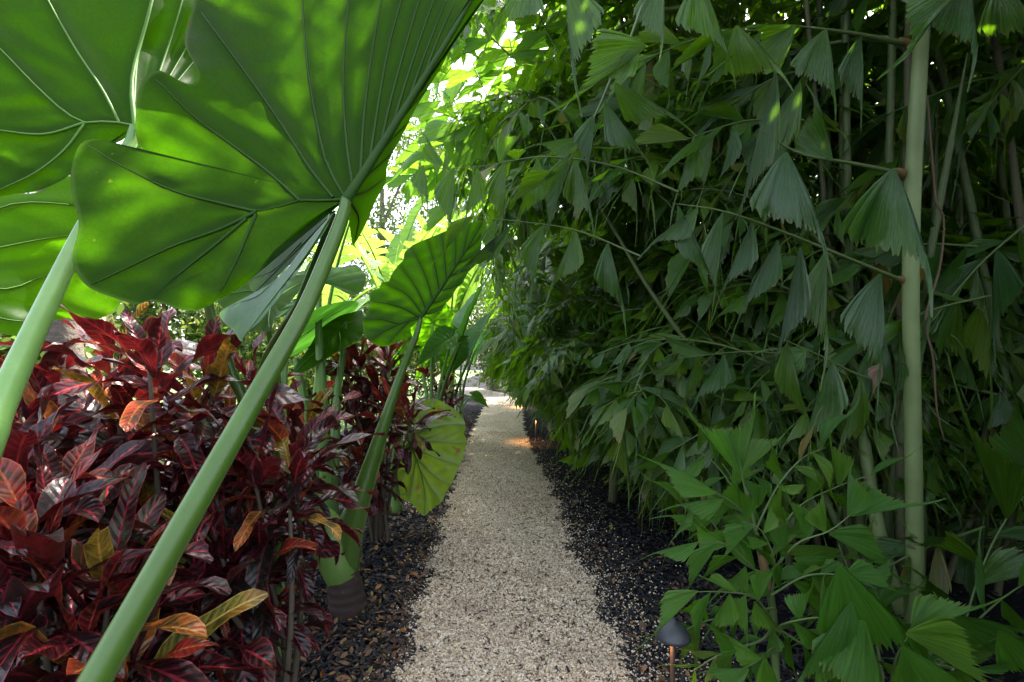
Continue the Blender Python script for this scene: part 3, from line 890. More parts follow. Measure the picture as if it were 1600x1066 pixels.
def croton_leaf(mb, base, direc, L, W, droop, rnd, rg, roll=0.0):
    d = np.array(direc, float)
    d /= np.linalg.norm(d)
    side = np.cross(d, (0, 0, 1.0))
    nn = np.linalg.norm(side)
    side = side / nn if nn > 0.05 else np.array([1.0, 0, 0])
    up = np.cross(side, d)
    side = side * math.cos(roll) + up * math.sin(roll)
    p = np.array(base, float)
    V, A = [], []
    ph = rg.uniform(0, 6)
    twist = rg.uniform(-0.5, 0.5)
    fold = rg.uniform(0.1, 0.55)
    wv = rg.uniform(0.04, 0.15)
    bend = rg.uniform(-0.25, 0.25)
    for i in range(NU):
        u = i / (NU - 1)
        up = np.cross(side, d)
        up /= np.linalg.norm(up)
        w = W * (0.08 if i == 0 else max(0.05, 1 - abs(2 * u - 1.0) ** 3.0) ** 0.6 * min(1, (u / 0.3) ** 0.8))
        if i == NU - 1: w = W * 0.03
        for j in range(NV):
            q = (j - 2) / 2
            s2 = side * math.cos(twist * u) + up * math.sin(twist * u)
            V.append(p + s2 * q * w + up * (abs(q) * w * fold + wv * L * 0.5 * abs(q) * math.sin(u * 11 + ph + (2 if q > 0 else 0))))
            A.append((u, q, rnd))
        st = L / (NU - 1)
        p = p + d * st
        d = d + np.array([0, 0, -1.0]) * droop * st / L * (0.4 + 1.3 * u) + side * bend * st / L
        d /= np.linalg.norm(d)
        side = side - d * side.dot(d)
        side /= np.linalg.norm(side)
    mb.add(np.array(V), CF, np.array(A))


def croton_whorl(mb, c, axis, n, size, rg, bright=0.0):
    """rosette of leaves: young ones upright in the middle, old ones drooping below"""
    axis = np.array(axis, float)
    axis /= np.linalg.norm(axis)
    a = np.cross(axis, (0.3, 0.2, 1.0)); a /= np.linalg.norm(a)
    b = np.cross(axis, a)
    for i in range(n):
        t = i / (n - 1)                       # 0 young, 1 old
        az = i * 2.399 + rg.uniform(-.3, .3)
        el = 1.25 - 1.75 * t + rg.uniform(-.2, .2)
        rad = a * math.cos(az) + b * math.sin(az)
        d = rad * math.cos(el) + axis * math.sin(el)
        L = size * (0.62 + 0.55 * math.sin(math.pi * min(1, t * 0.8 + 0.12))) * rg.uniform(.8, 1.2)
        c0 = np.array(c) - axis * (t * 0.20 * size / 0.2) + rad * 0.012
        k = rg.random()
        if t < 0.22:
            rnd = rg.choice([rg.uniform(.60, .95), rg.uniform(.3, .6)])
        else:
            rnd = min(.82, max(0, rg.gauss(0.28 + bright, 0.20)))
            if k < 0.10: rnd = rg.uniform(.72, .90)
            elif k < 0.14: rnd = rg.uniform(.9, 1.0)
        if rnd > .72 and t > .3: L *= .72
        croton_leaf(mb, c0, d, L, L * rg.uniform(.085, .122), rg.uniform(.5, 1.9) * (0.45 + t), rnd, rg, rg.uniform(-.5, .5))


def croton(loc, clusters, label, seed, size=0.2, group='red and burgundy croton shrubs'):
    """clusters: absolute points of the leaf whorls"""
    rg = random.Random(seed)
    b = np.array(loc, float)
    t = thing('croton_shrub', b, label, 'shrub', group)
    for i, c in enumerate(clusters):
        c = np.array(c, float)
        r0 = b + np.array([rg.uniform(-.08, .08), rg.uniform(-.08, .08), 0.0])
        mid = r0 + (c - r0) * 0.45 + np.array([rg.uniform(-.08, .08), rg.uniform(-.08, .08), 0.06])
        sb = MB()
        tube(sb, [r0, mid, c - (c - mid) * 0.02], [.014, .010, .006], 7, 10, wob=0.1)
        sb.build('stem', M['croton_stem'], t)
        ax = (c - mid) / np.linalg.norm(c - mid)
        ax = ax + np.array([rg.uniform(-.25, .25), -0.25 + rg.uniform(-.2, .2), 0.5])
        mb = MB()
        croton_whorl(mb, c, ax, rg.randint(16, 23), size * 1.16 * rg.uniform(.85, 1.15), rg, rg.uniform(-.10, .14))
        mb.build('leaf_cluster', M['croton'], t)
    return t


def px(*a): return [P(*q) for q in a]


croton((-1.22, 1.2, 0), px((50, 850, 1.15), (15, 960, 1.12), (120, 1000, 1.18), (5, 740, 1.28), (175, 905, 1.28), (85, 780, 1.32), (215, 1040, 1.25), (-60, 850, 1.1)),
       'nearest croton in the lower left corner with broad maroon leaves', 11, 0.241)
croton((-1.2, 1.75, 0), px((232, 560, 1.62), (90, 680, 1.6), (185, 650, 1.7), (30, 640, 1.75), (150, 750, 1.7), (290, 700, 1.75), (240, 800, 1.7), (330, 605, 1.85), (172, 540, 1.85), (190, 850, 1.65), (20, 690, 1.75)),
       'tallest croton, its crown of orange and crimson leaves touching the giant leaf', 12, 0.246)
croton((-0.86, 1.72, 0), px((395, 735, 1.68), (452, 748, 1.74), (405, 855, 1.70), (340, 850, 1.62), (375, 955, 1.62), (300, 960, 1.5), (330, 760, 1.72), (455, 700, 1.85), (290, 870, 1.55)),
       'croton beside the stump with red leaves spreading right from behind the thick stalk', 13, 0.224)
croton((-1.35, 2.55, 0), px((385, 585, 2.5), (440, 640, 2.4), (300, 620, 2.45), (430, 720, 2.35), (360, 680, 2.4), (480, 660, 2.45), (340, 760, 2.3), (470, 730, 2.35)),
       'croton with crimson tips in the gap between the thick stalk and the pale upright stalks', 14, 0.235)
croton((-0.98, 3.65, 0), px((560, 565, 3.7), (615, 635, 3.45), (645, 652, 3.40), (590, 605, 3.6), (570, 690, 3.5), (555, 640, 3.5), (540, 580, 3.7), (585, 735, 3.5), (605, 560, 3.75), (560, 720, 3.5)),
       'croton behind the stump plant, its leaves lying on the yellowing elephant ear', 15, 0.235)
croton((-1.95, 2.3, 0), px((0, 630, 2.2), (60, 665, 2.3), (160, 640, 2.3), (60, 720, 2.2), (230, 700, 2.3), (150, 790, 2.2), (60, 820, 2.1), (240, 620, 2.4), (290, 770, 2.2)),
       'dark croton at the back left in front of the brown trunk', 16, 0.235)
ct = croton((-1.15, 6.6, 0), [(-1.15 + x, 6.6 + y, z) for x, y, z in [(0, 0, 1.15), (.35, -.2, .75), (-.35, -.1, .95), (.2, -.35, .5), (-.2, -.35, .62), (.42, .1, .45), (.1, .3, .9), (-.4, .2, .6), (.3, -.1, 1.0)]],
            'croton midway along the left bed, in front of the upright elephant ear stalks', 17, .21)
copy_tree(ct, (-1.75, 4.9, 0), 1.1, 1.05, 'croton with dark red leaves behind the backlit heart leaf', 'red and burgundy croton shrubs')
copy_tree(ct, (-1.2, 8.8, 0), 2.3, 1.0, 'small looking croton mound far along the left bed', 'red and burgundy croton shrubs')
copy_tree(ct, (-1.25, 11.2, 0), 4.0, 1.0, 'farthest croton mound, by the end of the path', 'red and burgundy croton shrubs')

# ------------------------------------------------------------------ fishtail palms
def fish_template(nl, nm, seed, tail=0.48):
    rg = random.Random(seed)
    V, A = [], []
    for i in range(nl + 1):
        a = i / nl
        ln = 0.56 + 0.40 * a ** 1.1 + (tail * ((a - 0.84) / 0.16) ** 1.7 if a > 0.84 else 0)
        ln += (0.030 if i % 2 else -0.024) + rg.uniform(-.03, .03) - (0.06 if i % 7 == 3 else 0)
        if a < 0.12: ln -= 0.10 * (1 - a / 0.12)
        lat = (a - 0.5)
        for j in range(nm + 1):
            t = j / nm
            w = lat * (0.05 + 0.95 * t ** 0.95 + 0.05 * math.sin(math.pi * t)) * (1 - 0.16 * max(0, t - 0.7) / 0.3 * (a > .8))
            V.append((t * ln, w, 0.014 * (1 if i % 2 else -1) * t * (1 - 0.4 * t)))
            A.append((t, a))
    Fc = [(i * (nm + 1) + j, (i + 1) * (nm + 1) + j, (i + 1) * (nm + 1) + j + 1, i * (nm + 1) + j + 1) for i in range(nl) for j in range(nm)]
    return np.array(V), np.array(A), np.array(Fc)


FT_HI = [fish_template(38, 9, s) for s in range(5)]
FT_MD = [fish_template(12, 4, s + 9, 0.55) for s in range(5)]


def leaflet(mb, B, T, n, W, tail, rnd, rg, tmpl, droop=0.15, curl=0.25, mat=0):
    tv, ta, tf = rg.choice(tmpl)
    B, T, n = np.array(B, float), np.array(T, float), np.array(n, float)
    u = T - B
    L = np.linalg.norm(u) / 0.86
    u /= np.linalg.norm(u)
    n = n - u * n.dot(u)
    if np.linalg.norm(n) < 1e-3: n = np.cross(u, (1, 0.3, 0.1))
    n /= np.linalg.norm(n)
    v = np.cross(n, u)
    s, w, h = tv[:, 0], tv[:, 1] * tail, tv[:, 2]
    wv = 0.045 * np.sin(s * 6 + rg.uniform(0, 6)) * s + 0.05 * np.sin(w * 5 + rg.uniform(0, 6)) * s
    V = B + np.outer(s * L, u) + np.outer(w * W, v) + np.outer(h * L * 0.9 + wv * L - curl * 0.8 * (w ** 2) * W + curl * 0.25 * s * s * L * rg.uniform(-1, 1), n)
    V = V + np.outer(rg.uniform(-.9, .9) * s * w * W, n)
    V[:, 2] -= droop * L * np.clip(s, 0, 1.4) ** 2.2
    mb.add(V, tf, np.c_[ta, np.full(len(V), rnd)], mat)


def frond_template(seed, L, bend, nr, leafL, tmpl, start=0.25):
    rg = random.Random(seed)
    mb = MB()
    el = R(72)
    p = np.zeros(3)
    pts = []
    N = 26
    for i in range(N):
        pts.append(p.copy())
        el -= bend / N
        p = p + np.array([math.cos(el), rg.uniform(-.03, .03), math.sin(el)]) * L / N
    pts = np.array(pts)
    tube(mb, pts, np.linspace(.016, .004, N), 7, mat=1)
    for k in range(nr):
        t = start + (1 - start) * k / (nr - 1)
        i = min(N - 2, int(t * (N - 1)))
        base = pts[i]
        tg = pts[i + 1] - pts[i]
        tg /= np.linalg.norm(tg)
        sd = np.array([0, 1.0 if k % 2 else -1.0, 0])
        up = np.cross(tg, (0, 1, 0))
        up = up if up[2] > 0 else -up
        d = tg * 0.55 + sd * rg.uniform(.75, 1.0) + up * rg.uniform(-.25, .35)
        if k == nr - 1: d = tg
        d /= np.linalg.norm(d)
        ln = L * 0.36 * (1.05 - 0.65 * (t - start) / (1 - start)) * rg.uniform(.85, 1.15)
        M_ = 9
        q = base.copy()
        rp = []
        for j in range(M_):
            rp.append(q.copy())
            d = d + np.array([0, 0, -0.07])
            d /= np.linalg.norm(d)
            q = q + d * ln / M_
        rp = np.array(rp)
        tube(mb, rp, np.linspace(.006, .002, M_), 5, mat=1)
        nl = max(4, int(ln / 0.085))
        for j in range(nl):
            s = 0.18 + 0.82 * j / max(1, nl - 1)
            ii = min(M_ - 2, int(s * (M_ - 1)))
            rt = rp[ii + 1] - rp[ii]
            rt /= np.linalg.norm(rt)
            sg = 1 if j % 2 else -1
            lat = np.cross(rt, up)
            lat /= np.linalg.norm(lat) + 1e-9
            dd = rt * rg.uniform(.5, .9) + lat * sg * rg.uniform(.5, .9) + np.array([0, 0, -rg.uniform(.0, .55)])
            if j == nl - 1: dd = rt + np.array([0, 0, -.3])
            dd /= np.linalg.norm(dd)
            ll = leafL * rg.uniform(.7, 1.15) * (1 - 0.25 * s)
            nrm = up + np.array([rg.uniform(-.5, .5), rg.uniform(-.5, .5), rg.uniform(-.2, .3)])
            leaflet(mb, rp[ii], rp[ii] + dd * ll, nrm, ll * (rg.uniform(.30, .44) if rg.random() < .25 else rg.uniform(.46, .78)), sg, rg.random(), rg, tmpl, rg.uniform(.0, .32), rg.uniform(.1, .9))
    return mb


FR = []
for i, (L_, bd, nr_, lf_) in enumerate([(1.9, 1.7, 18, .26), (2.2, 2.0, 20, .28), (1.6, 1.5, 16, .23), (1.9, 2.3, 18, .27), (1.3, 1.2, 13, .21), (2.1, 1.4, 19, .25)]):
    m_ = frond_template(100 + i, L_, bd, nr_, lf_, FT_MD)
    vv = m_.verts()
    FR.append((m_.mesh('frond', [M['fish'], M['rachis']]), vv[::17], L_))

# left limit of the hedge outline seen from the camera: fronds do not reach past it
BX = np.array([-900, 0, 120, 200, 280, 350, 430, 520, 600, 640, 700, 790, 880, 960, 1066, 2000])
BL = np.array([700, 640, 640, 625, 640, 700, 745, 742, 765, 828, 878, 945, 1000, 1050, 1150, 1300])


def frond_ok(mesh_i, mw, ymin):
    v = FR[mesh_i][1]
    w = v @ np.array(mw.to_3x3()).T + np.array(mw.translation)
    if (w[:, 2] < -0.05).mean() > 0.03: return False
    x, y, Y = proj(w)
    inf = (Y > 0.05) & (x > -150) & (x < 1750) & (y > -150) & (y < 1200)
    if inf.any():
        if (Y[inf] < ymin).any(): return False
        lim = np.interp(y, BX, BL)
        bad = inf & (x < lim)
        if bad.sum() > 0.015 * len(x): return False
    d = np.linalg.norm(w - np.array([0, 0, H]), axis=1)
    if d.min() < 0.6: return False
    return True


PALMG = 'clumping fishtail palms of the right hand hedge'


def palm(loc, label, seed, ncane, hmax, nfr, spread=0.35, ymin=2.3, azb=None, zlo=0.1, hero=None):
    rg = random.Random(seed)
    t = thing('fishtail_palm', loc, label, 'palm', PALMG)
    canes = []
    for i in range(ncane):
        a = rg.uniform(0, 6.28)
        r = rg.uniform(.05, spread)
        b = np.array([loc[0] + r * math.cos(a), loc[1] + r * math.sin(a), -0.02])
        hh = hmax * rg.uniform(.55, 1.0)
        lean = rg.uniform(.02, .16) * hh
        tp = b + np.array([math.cos(a) * lean - .05 * hh * (rg.random() < .4), math.sin(a) * lean, hh])
        mid = (b + tp) / 2 + np.array([rg.uniform(-.06, .06), rg.uniform(-.06, .06), 0])
        rr = rg.uniform(.011, .027)
        mb = MB()
        pts = spline([b, mid, tp], 34)
        rad = rr * np.interp(np.linspace(0, 1, 34), [0, .8, 1], [1.15, .7, .12]) * (1 + 0.12 * (np.arange(34) % 4 == 0))
        tube(mb, pts, rad, 9, mat=0)
        mb.build('cane', M['cane_mid'] if rg.random() < .65 else M['cane_old'], t)
        canes.append(pts)
    tries, made = 0, 0
    tips = [c for c in canes for _ in range(30)]
    tipped = {}
    while tips or (made < nfr and tries < nfr * 14):
        atip = bool(tips)
        if atip:
            pts = tips.pop()
            if tipped.get(id(pts), 0) >= 1: continue
        else:
            tries += 1
            pts = rg.choice(canes)
        zt = zlo + (pts[-1][2] - zlo) * (rg.random() ** 0.8 if rg.random() < .6 else rg.random() * .4)
        i = int(np.argmin(np.abs(pts[:, 2] - zt)))
        if atip: i = 31
        p = pts[i]
        az = rg.uniform(0, 6.28) if azb is None or rg.random() < .35 else rg.gauss(azb, .8)
        k = rg.randrange(len(FR))
        s = rg.uniform(.7, 1.1)
        tilt = rg.uniform(-.25, .75)
        mw = Matrix.Translation(Vector(p)) @ Matrix.Rotation(az, 4, 'Z') @ Matrix.Rotation(tilt, 4, 'Y') @ Matrix.Rotation(rg.uniform(-.5, .5), 4, 'X') @ Matrix.Scale(s, 4)
        if not frond_ok(k, mw, ymin): continue
        o = bpy.data.objects.new('frond', FR[k][0])
        COL.objects.link(o)
        o.parent = t
        o.matrix_local = Matrix.Translation(Vector(loc)).inverted() @ mw
        if atip: tipped[id(pts)] = tipped.get(id(pts), 0) + 1
        else: made += 1
    return t


W_ = math.pi   # fronds leaning to the path
palms = [
    ((2.05, 2.9, 0), 'fishtail palm clump close behind the thick pale cane', 4.6, 7, 34, 2.45),
    ((1.75, 4.1, 0), 'fishtail palm clump behind the seedling palm, arching over the path', 5.2, 7, 38, 2.6),
    ((1.6, 5.4, 0), 'fishtail palm clump opposite the stump elephant ear, canes rising from black mulch', 5.0, 7, 38, 2.6),
    ((1.5, 6.8, 0), 'fishtail palm clump just before the small lit path lamp', 4.8, 7, 36, 2.6),
    ((1.45, 8.4, 0), 'fishtail palm clump directly behind the small lit path lamp', 4.8, 6, 34, 2.6),
    ((1.4, 10.1, 0), 'fishtail palm clump between the small lamp and the path end', 4.8, 6, 32, 2.6),
    ((1.25, 12.2, 0), 'fishtail palm clump where the path narrows in the distance', 4.6, 6, 30, 2.6),
    ((1.0, 14.6, 0), 'fishtail palm clump at the far bend of the path', 4.4, 6, 28, 2.6),
    ((0.2, 18.5, 0), 'farthest fishtail palm clump closing the view over the path end', 4.4, 5, 26, 2.6),
    ((3.1, 2.5, 0), 'fishtail palm clump at the right edge of the view', 5.0, 7, 34, 2.45),
    ((3.0, 4.2, 0), 'fishtail palm clump deep in the hedge behind the front row', 5.6, 6, 34, 2.6),
    ((2.9, 6.4, 0), 'taller fishtail palm clump rising above the front row of the hedge', 6.2, 6, 32, 2.6),
    ((4.4, 3.4, 0), 'fishtail palm clump in the dark back of the hedge on the right', 5.4, 6, 30, 2.6),
    ((2.6, 1.2, 0), 'fishtail palm clump just outside the right edge whose fronds hang in at the top right', 4.6, 6, 24, 2.4),
    ((2.7, 9.0, 0), 'fishtail palm clump behind the lamp clump, seen only above the hedge', 6.4, 6, 30, 2.6),
    ((5.2, 5.2, 0), 'fishtail palm clump far back on the right, in deep shade', 6.0, 6, 40, 2.6),
    ((4.2, 7.6, 0), 'fishtail palm clump in the third row behind the hedge', 6.0, 6, 36, 2.6),
    ((4.3, 2.1, 0), 'fishtail palm clump filling the dark right margin', 5.4, 6, 40, 2.4),
    ((6.2, 3.4, 0), 'fishtail palm clump at the very back of the right margin', 6.0, 6, 40, 2.6),
    ((2.75, 3.0, 0), 'low young fishtail palm clump filling the bottom right behind the thick cane', 1.9, 5, 22, 2.4),
    ((3.7, 3.0, 0), 'low young fishtail palm clump at the right edge near the ground', 1.9, 5, 22, 2.4),
    ((1.3, 4.9, 0), 'knee high young fishtail palm clump at the hedge foot behind the seedling palm', 1.3, 5, 20, 2.4),
    ((1.15, 6.3, 0), 'knee high young fishtail palm clump spilling onto the mulch before the lit lamp', 1.2, 4, 16, 2.4),
]
for i, (loc, lab, hm, nc, nf, ym) in enumerate(palms):
    palm(loc, lab, 40 + i, nc + 3, hm, int(nf * 1.12), 0.4, ym, W_)

# hero palm with the thick pale cane and the leaflets one can single out
def cam_n(p):
    d = np.array([0, 0, H]) - np.array(p)
    return d / np.linalg.norm(d)


def hero_leaf(mb, bx, by, tx, ty, w, Y, tail, rg, dY=0.0, tilt=0.35, rnd=None, tmpl=None, droop=0.05, curl=0.35):
    B, T = P(bx, by, Y), P(tx, ty, Y + dY)
    u = (T - B) / np.linalg.norm(T - B)
    n = cam_n(B)
    n = n - u * n.dot(u); n /= np.linalg.norm(n)
    v = np.cross(n, u)
    sgn = tail if v[0] > 0 or (abs(v[0]) < 0.2 and v[2] < 0) else -tail
    a = rg.uniform(-tilt, tilt)
    n = n * math.cos(a) + v * math.sin(a)
    leaflet(mb, B, T, n, w * Y / F, sgn, rg.random() * .8 if rnd is None else rnd, rg, tmpl or FT_HI, droop, curl)


rg = random.Random(5)
hb = P(1430, 990, 2.40)
hb[2] = 0
hp = thing('fishtail_palm', hb, 'fishtail palm with one thick pale green cane standing clear at the right', 'palm', PALMG)
cn = MB()
cp = spline([P(1431, 992, 2.41), P(1430, 900, 2.40), P(1427, 700, 2.36), P(1423, 480, 2.3), P(1426, 300, 2.25), P(1436, 120, 2.2), P(1440, 50, 2.15), P(1446, -90, 2.1), P(1450, -300, 2.0)], 90)
rad = np.interp(np.linspace(0, 1, 90), [0, .1, .4, .7, .85, 1], [.043, .036, .034, .031, .026, .018])
for k_ in (7, 19, 20, 33, 46, 58, 69): rad[k_] *= 1.025
tube(cn, cp, rad, 26)
cn.build('cane', M['cane'], hp)
for (x, y, Y) in [(1412, 68, 2.19), (1404, 270, 2.25), (1408, 438, 2.30)]:
    nb = MB()
    q = P(x, y, Y)
    tube(nb, [q + [.05, .02, -.012], q + [.01, 0, 0], q + [-.03, -.012, .008]], [.022, .02, .011], 12, 8)
    nb.build('cane_node', M['node'], hp)
for (x, y, Y) in [(1414, 568, 2.28), (1432, 840, 2.33), (1428, 857, 2.33)]:
    nb = MB()
    q = P(x, y, Y)
    tube(nb, [q + [0, .03, 0], q + [0, -.008, 0]], [.010, .003], 8, 4)
    nb.build('cane_scar', M['cane_old'], hp)


def twig(pts, r0, r1, parent, leaves, name='frond', mat='fish_near', tm=None, **kw):
    mb = MB()
    tube(mb, [P(*p) for p in pts], np.linspace(r0, r1 * .35, len(pts)), 8, 18, mat=1)
    for l in leaves:
        hero_leaf(mb, *l[:6], l[6], rg, tmpl=tm, **{**kw, **(l[7] if len(l) > 7 else {})})
    return mb.build(name, [M[mat], M['rachis']], parent)


twig([(1412, 68, 2.19), (1330, 52, 2.0), (1240, 40, 1.85)], .013, .006, hp,
     [(1290, 46, 1272, 138, 80, 1.9, 1), (1250, 42, 1180, 60, 60, 1.86, -1), (1345, 55, 1330, 150, 45, 2.02, 1), (1242, 40, 1160, 110, 70, 1.85, -1, dict(rnd=.7))])
twig([(1404, 270, 2.25), (1330, 255, 2.05), (1250, 240, 1.9), (1190, 205, 1.85)], .011, .004, hp,
     [(1228, 238, 1238, 365, 112, 1.75, 1, dict(tilt=.1, rnd=.1)), (1396, 264, 1386, 405, 128, 1.78, 1, dict(tilt=.1, rnd=.1)), (1212, 110, 1178, 300, 46, 1.85, -1, dict(rnd=.6)),
      (1300, 250, 1255, 180, 70, 1.95, 1), (1250, 130, 1195, 240, 60, 1.9, -1, dict(rnd=.6))])
twig([(1408, 438, 2.30), (1340, 410, 2.1), (1230, 365, 1.95), (1130, 330, 1.9), (1050, 318, 1.9)], .010, .003, hp,
     [(1376, 428, 1345, 560, 82, 1.95, 1, dict(rnd=.2)), (1215, 375, 1182, 470, 46, 1.93, -1, dict(rnd=.15)), (1250, 385, 1232, 540, 44, 1.97, -1), (1290, 395, 1268, 520, 60, 2.0, 1, dict(rnd=.7)),
      (1130, 332, 1105, 440, 40, 1.9, 1), (1060, 322, 1090, 420, 44, 1.9, 1), (1175, 350, 1150, 440, 46, 1.92, -1), (1090, 325, 1040, 380, 44, 1.9, -1)])
twig([(1405, 605, 2.32), (1340, 585, 2.15), (1280, 555, 2.05), (1200, 520, 2.0)], .008, .003, hp,
     [(1300, 565, 1282, 680, 58, 2.07, -1, dict(rnd=.4)), (1345, 590, 1330, 690, 40, 2.15, -1, dict(rnd=.8)), (1230, 535, 1240, 640, 50, 2.0, 1), (1260, 545, 1225, 560, 60, 2.03, -1), (1380, 520, 1380, 600, 40, 2.2, 1)])
twig([(1446, -90, 2.1), (1470, -40, 1.8), (1500, -10, 1.6)], .012, .006, hp,
     [(1520, -40, 1400, 20, 150, 1.55, 1, dict(tilt=.1, rnd=.3)), (1510, -40, 1480, 60, 110, 1.6, 1, dict(rnd=.2)), (1560, -30, 1590, 60, 70, 1.7, 1)])
for pts, r in [([(1325, -60, 2.9), (1318, 200, 2.9), (1326, 480, 2.9), (1335, 760, 2.9), (1342, 935, 2.9)], .03),
               ([(850, 190, 3.5), (910, 280, 3.3), (960, 360, 3.2), (1020, 460, 3.1), (1100, 565, 3.0), (1190, 640, 2.95), (1250, 700, 2.9), (1330, 860, 2.75), (1400, 945, 2.6)], .022),
               ([(1345, 640, 2.7), (1360, 760, 2.65), (1385, 880, 2.6), (1412, 960, 2.55)], .036),
               ([(1560, 640, 3.0), (1520, 800, 2.9), (1470, 930, 2.75), (1452, 985, 2.7)], .02),
               ([(1495, 100, 3.1), (1500, 500, 3.05), (1502, 760, 3.0), (1496, 930, 2.95)], .026),
               ([(1545, 300, 3.3), (1550, 640, 3.2), (1540, 900, 3.1)], .024)]:
    b_ = MB()
    tube(b_, [P(*p) for p in pts], np.linspace(r * (.3 if r == .022 else .75), r * 1.1, len(pts)), 14, 40, wob=0.03)
    b_.build('cane', M['cane'] if r in (.03, .036) else M['cane_mid'] if r != .02 else M['cane_old'], hp)

# overhanging dark leaflets against the bright gap, from the clump arching overhead
ov = thing('fishtail_palm', (2.05, 2.6, 0), 'fishtail palm whose dark ragged leaves hang against the bright gap at the top centre', 'palm', PALMG)
b_ = MB()
tube(b_, [(2.1, 2.62, -.02), (2.1, 2.63, 1.5), (2.12, 2.6, 2.9), (1.9, 2.4, 3.6), (1.2, 2.2, 4.2)], [.026, .024, .022, .018, .012], 10, 40)
twig([(1290, -800, 1.9), (1100, -300, 1.75), (1000, 20, 1.68), (960, 110, 1.66)], .012, .004, ov,
     [(1010, 72, 905, 108, 88, 1.66, 1, dict(tilt=.15, rnd=.3)), (885, -30, 920, 84, 80, 1.6, -1, dict(rnd=.45)), (1035, -40, 1012, 58, 66, 1.66, 1, dict(rnd=.6)), (1000, 60, 940, 130, 60, 1.7, -1, dict(rnd=.5)),
      (830, -40, 800, 34, 80, 1.6, -1, dict(rnd=.1)), (770, -40, 745, 10, 50, 1.6, -1, dict(rnd=.2)), (1090, -30, 1110, 70, 90, 1.72, 1, dict(rnd=.6)), (1150, 40, 1185, 118, 75, 1.75, 1, dict(rnd=.8))])
twig([(960, 110, 2.1), (930, 180, 2.15), (890, 250, 2.2), (850, 300, 2.25)], .006, .003, ov,
     [(930, 178, 905, 250, 44, 2.15, 1, dict(rnd=.1)), (895, 240, 852, 322, 46, 2.2, 1), (945, 160, 985, 240, 50, 2.12, 1), (910, 215, 850, 235, 40, 2.2, -1), (960, 130, 1030, 190, 60, 2.1, 1), (870, 270, 800, 300, 40, 2.2, 1)])
twig([(1060, 300, 2.3), (960, 260, 2.35), (850, 245, 2.4), (740, 262, 2.45), (655, 262, 2.5)], .006, .002, ov,
     [(662, 258, 656, 306, 36, 2.5, 1, dict(rnd=.2)), (710, 262, 690, 342, 44, 2.46, 1, dict(rnd=.3)), (745, 262, 742, 330, 40, 2.45, -1), (790, 254, 770, 330, 46, 2.42, 1), (840, 246, 830, 330, 50, 2.4, -1), (900, 250, 905, 330, 56, 2.38, 1), (690, 260, 660, 220, 30, 2.48, 1), (780, 255, 800, 205, 40, 2.42, 1)])
twig([(1000, 400, 2.3), (900, 360, 2.35), (800, 345, 2.4), (725, 338, 2.45)], .005, .002, ov,
     [(740, 338, 690, 378, 30, 2.45, 1, dict(rnd=.0)), (800, 350, 735, 420, 34, 2.42, -1, dict(rnd=.0)), (850, 352, 820, 430, 44, 2.38, 1), (900, 362, 880, 440, 46, 2.35, -1), (950, 380, 955, 470, 50, 2.33, 1), (775, 345, 760, 395, 30, 2.42, 1)])
b_.build('cane', M['cane_old'], ov)
g_ = random.Random(31)
made = 0
for i in range(400):  # fronds added overhead, mostly out of view, to shade and dapple the sunlight
    if made >= 13: break
    k = g_.randrange(len(FR))
    o_ = np.array([g_.uniform(1.0, 3.2), g_.uniform(1.2, 3.4), g_.uniform(3.0, 4.3)])
    mw = Matrix.Translation(Vector(o_)) @ Matrix.Rotation(g_.gauss(W_, .9), 4, 'Z') @ Matrix.Rotation(g_.uniform(.0, .8), 4, 'Y') @ Matrix.Scale(g_.uniform(.7, 1.0), 4)
    if not frond_ok(k, mw, 2.2): continue
    o = bpy.data.objects.new('frond', FR[k][0])
    COL.objects.link(o)
    o.parent = ov
    o.matrix_local = Matrix.Translation(Vector((2.05, 2.6, 0))).inverted() @ mw
    made += 1
print('overhead fronds', made)

def auto_twig(pts, r0, parent, lpx, n, mat, seed, wid=.6, down=.6, tm=None):
    g = random.Random(seed)
    mb = MB()
    q = spline(np.array(pts, float), 24)
    tube(mb, [P(*p) for p in q], np.linspace(r0, r0 * .35, 24), 7, mat=1)
    for i in range(n):
        t = 0.12 + 0.88 * i / (n - 1)
        a = q[min(22, int(t * 23))]
        b = q[min(23, int(t * 23) + 1)]
        d = b[:2] - a[:2]
        d = d / (np.linalg.norm(d) + 1e-9)
        sg = 1 if i % 2 else -1
        nrm = np.array([-d[1], d[0]]) * sg
        dd = d * g.uniform(.3, .9) + nrm * g.uniform(.5, .95) + np.array([0, down * g.uniform(.3, 1.3)])
        dd /= np.linalg.norm(dd)
        L = lpx * g.uniform(.7, 1.25)
        Y = a[2]
        dY = g.uniform(-.5, .5) * L * Y / F
        hero_leaf(mb, a[0], a[1], a[0] + dd[0] * L, a[1] + dd[1] * L, L * g.uniform(.36, .75) * wid / .6, Y, g.choice((-1, 1)), g, dY, 0.9, g.random(), tm or FT_MD, g.uniform(0, .2), g.uniform(.1, .6))
    return mb.build('frond', [M[mat], M['rachis']], parent)


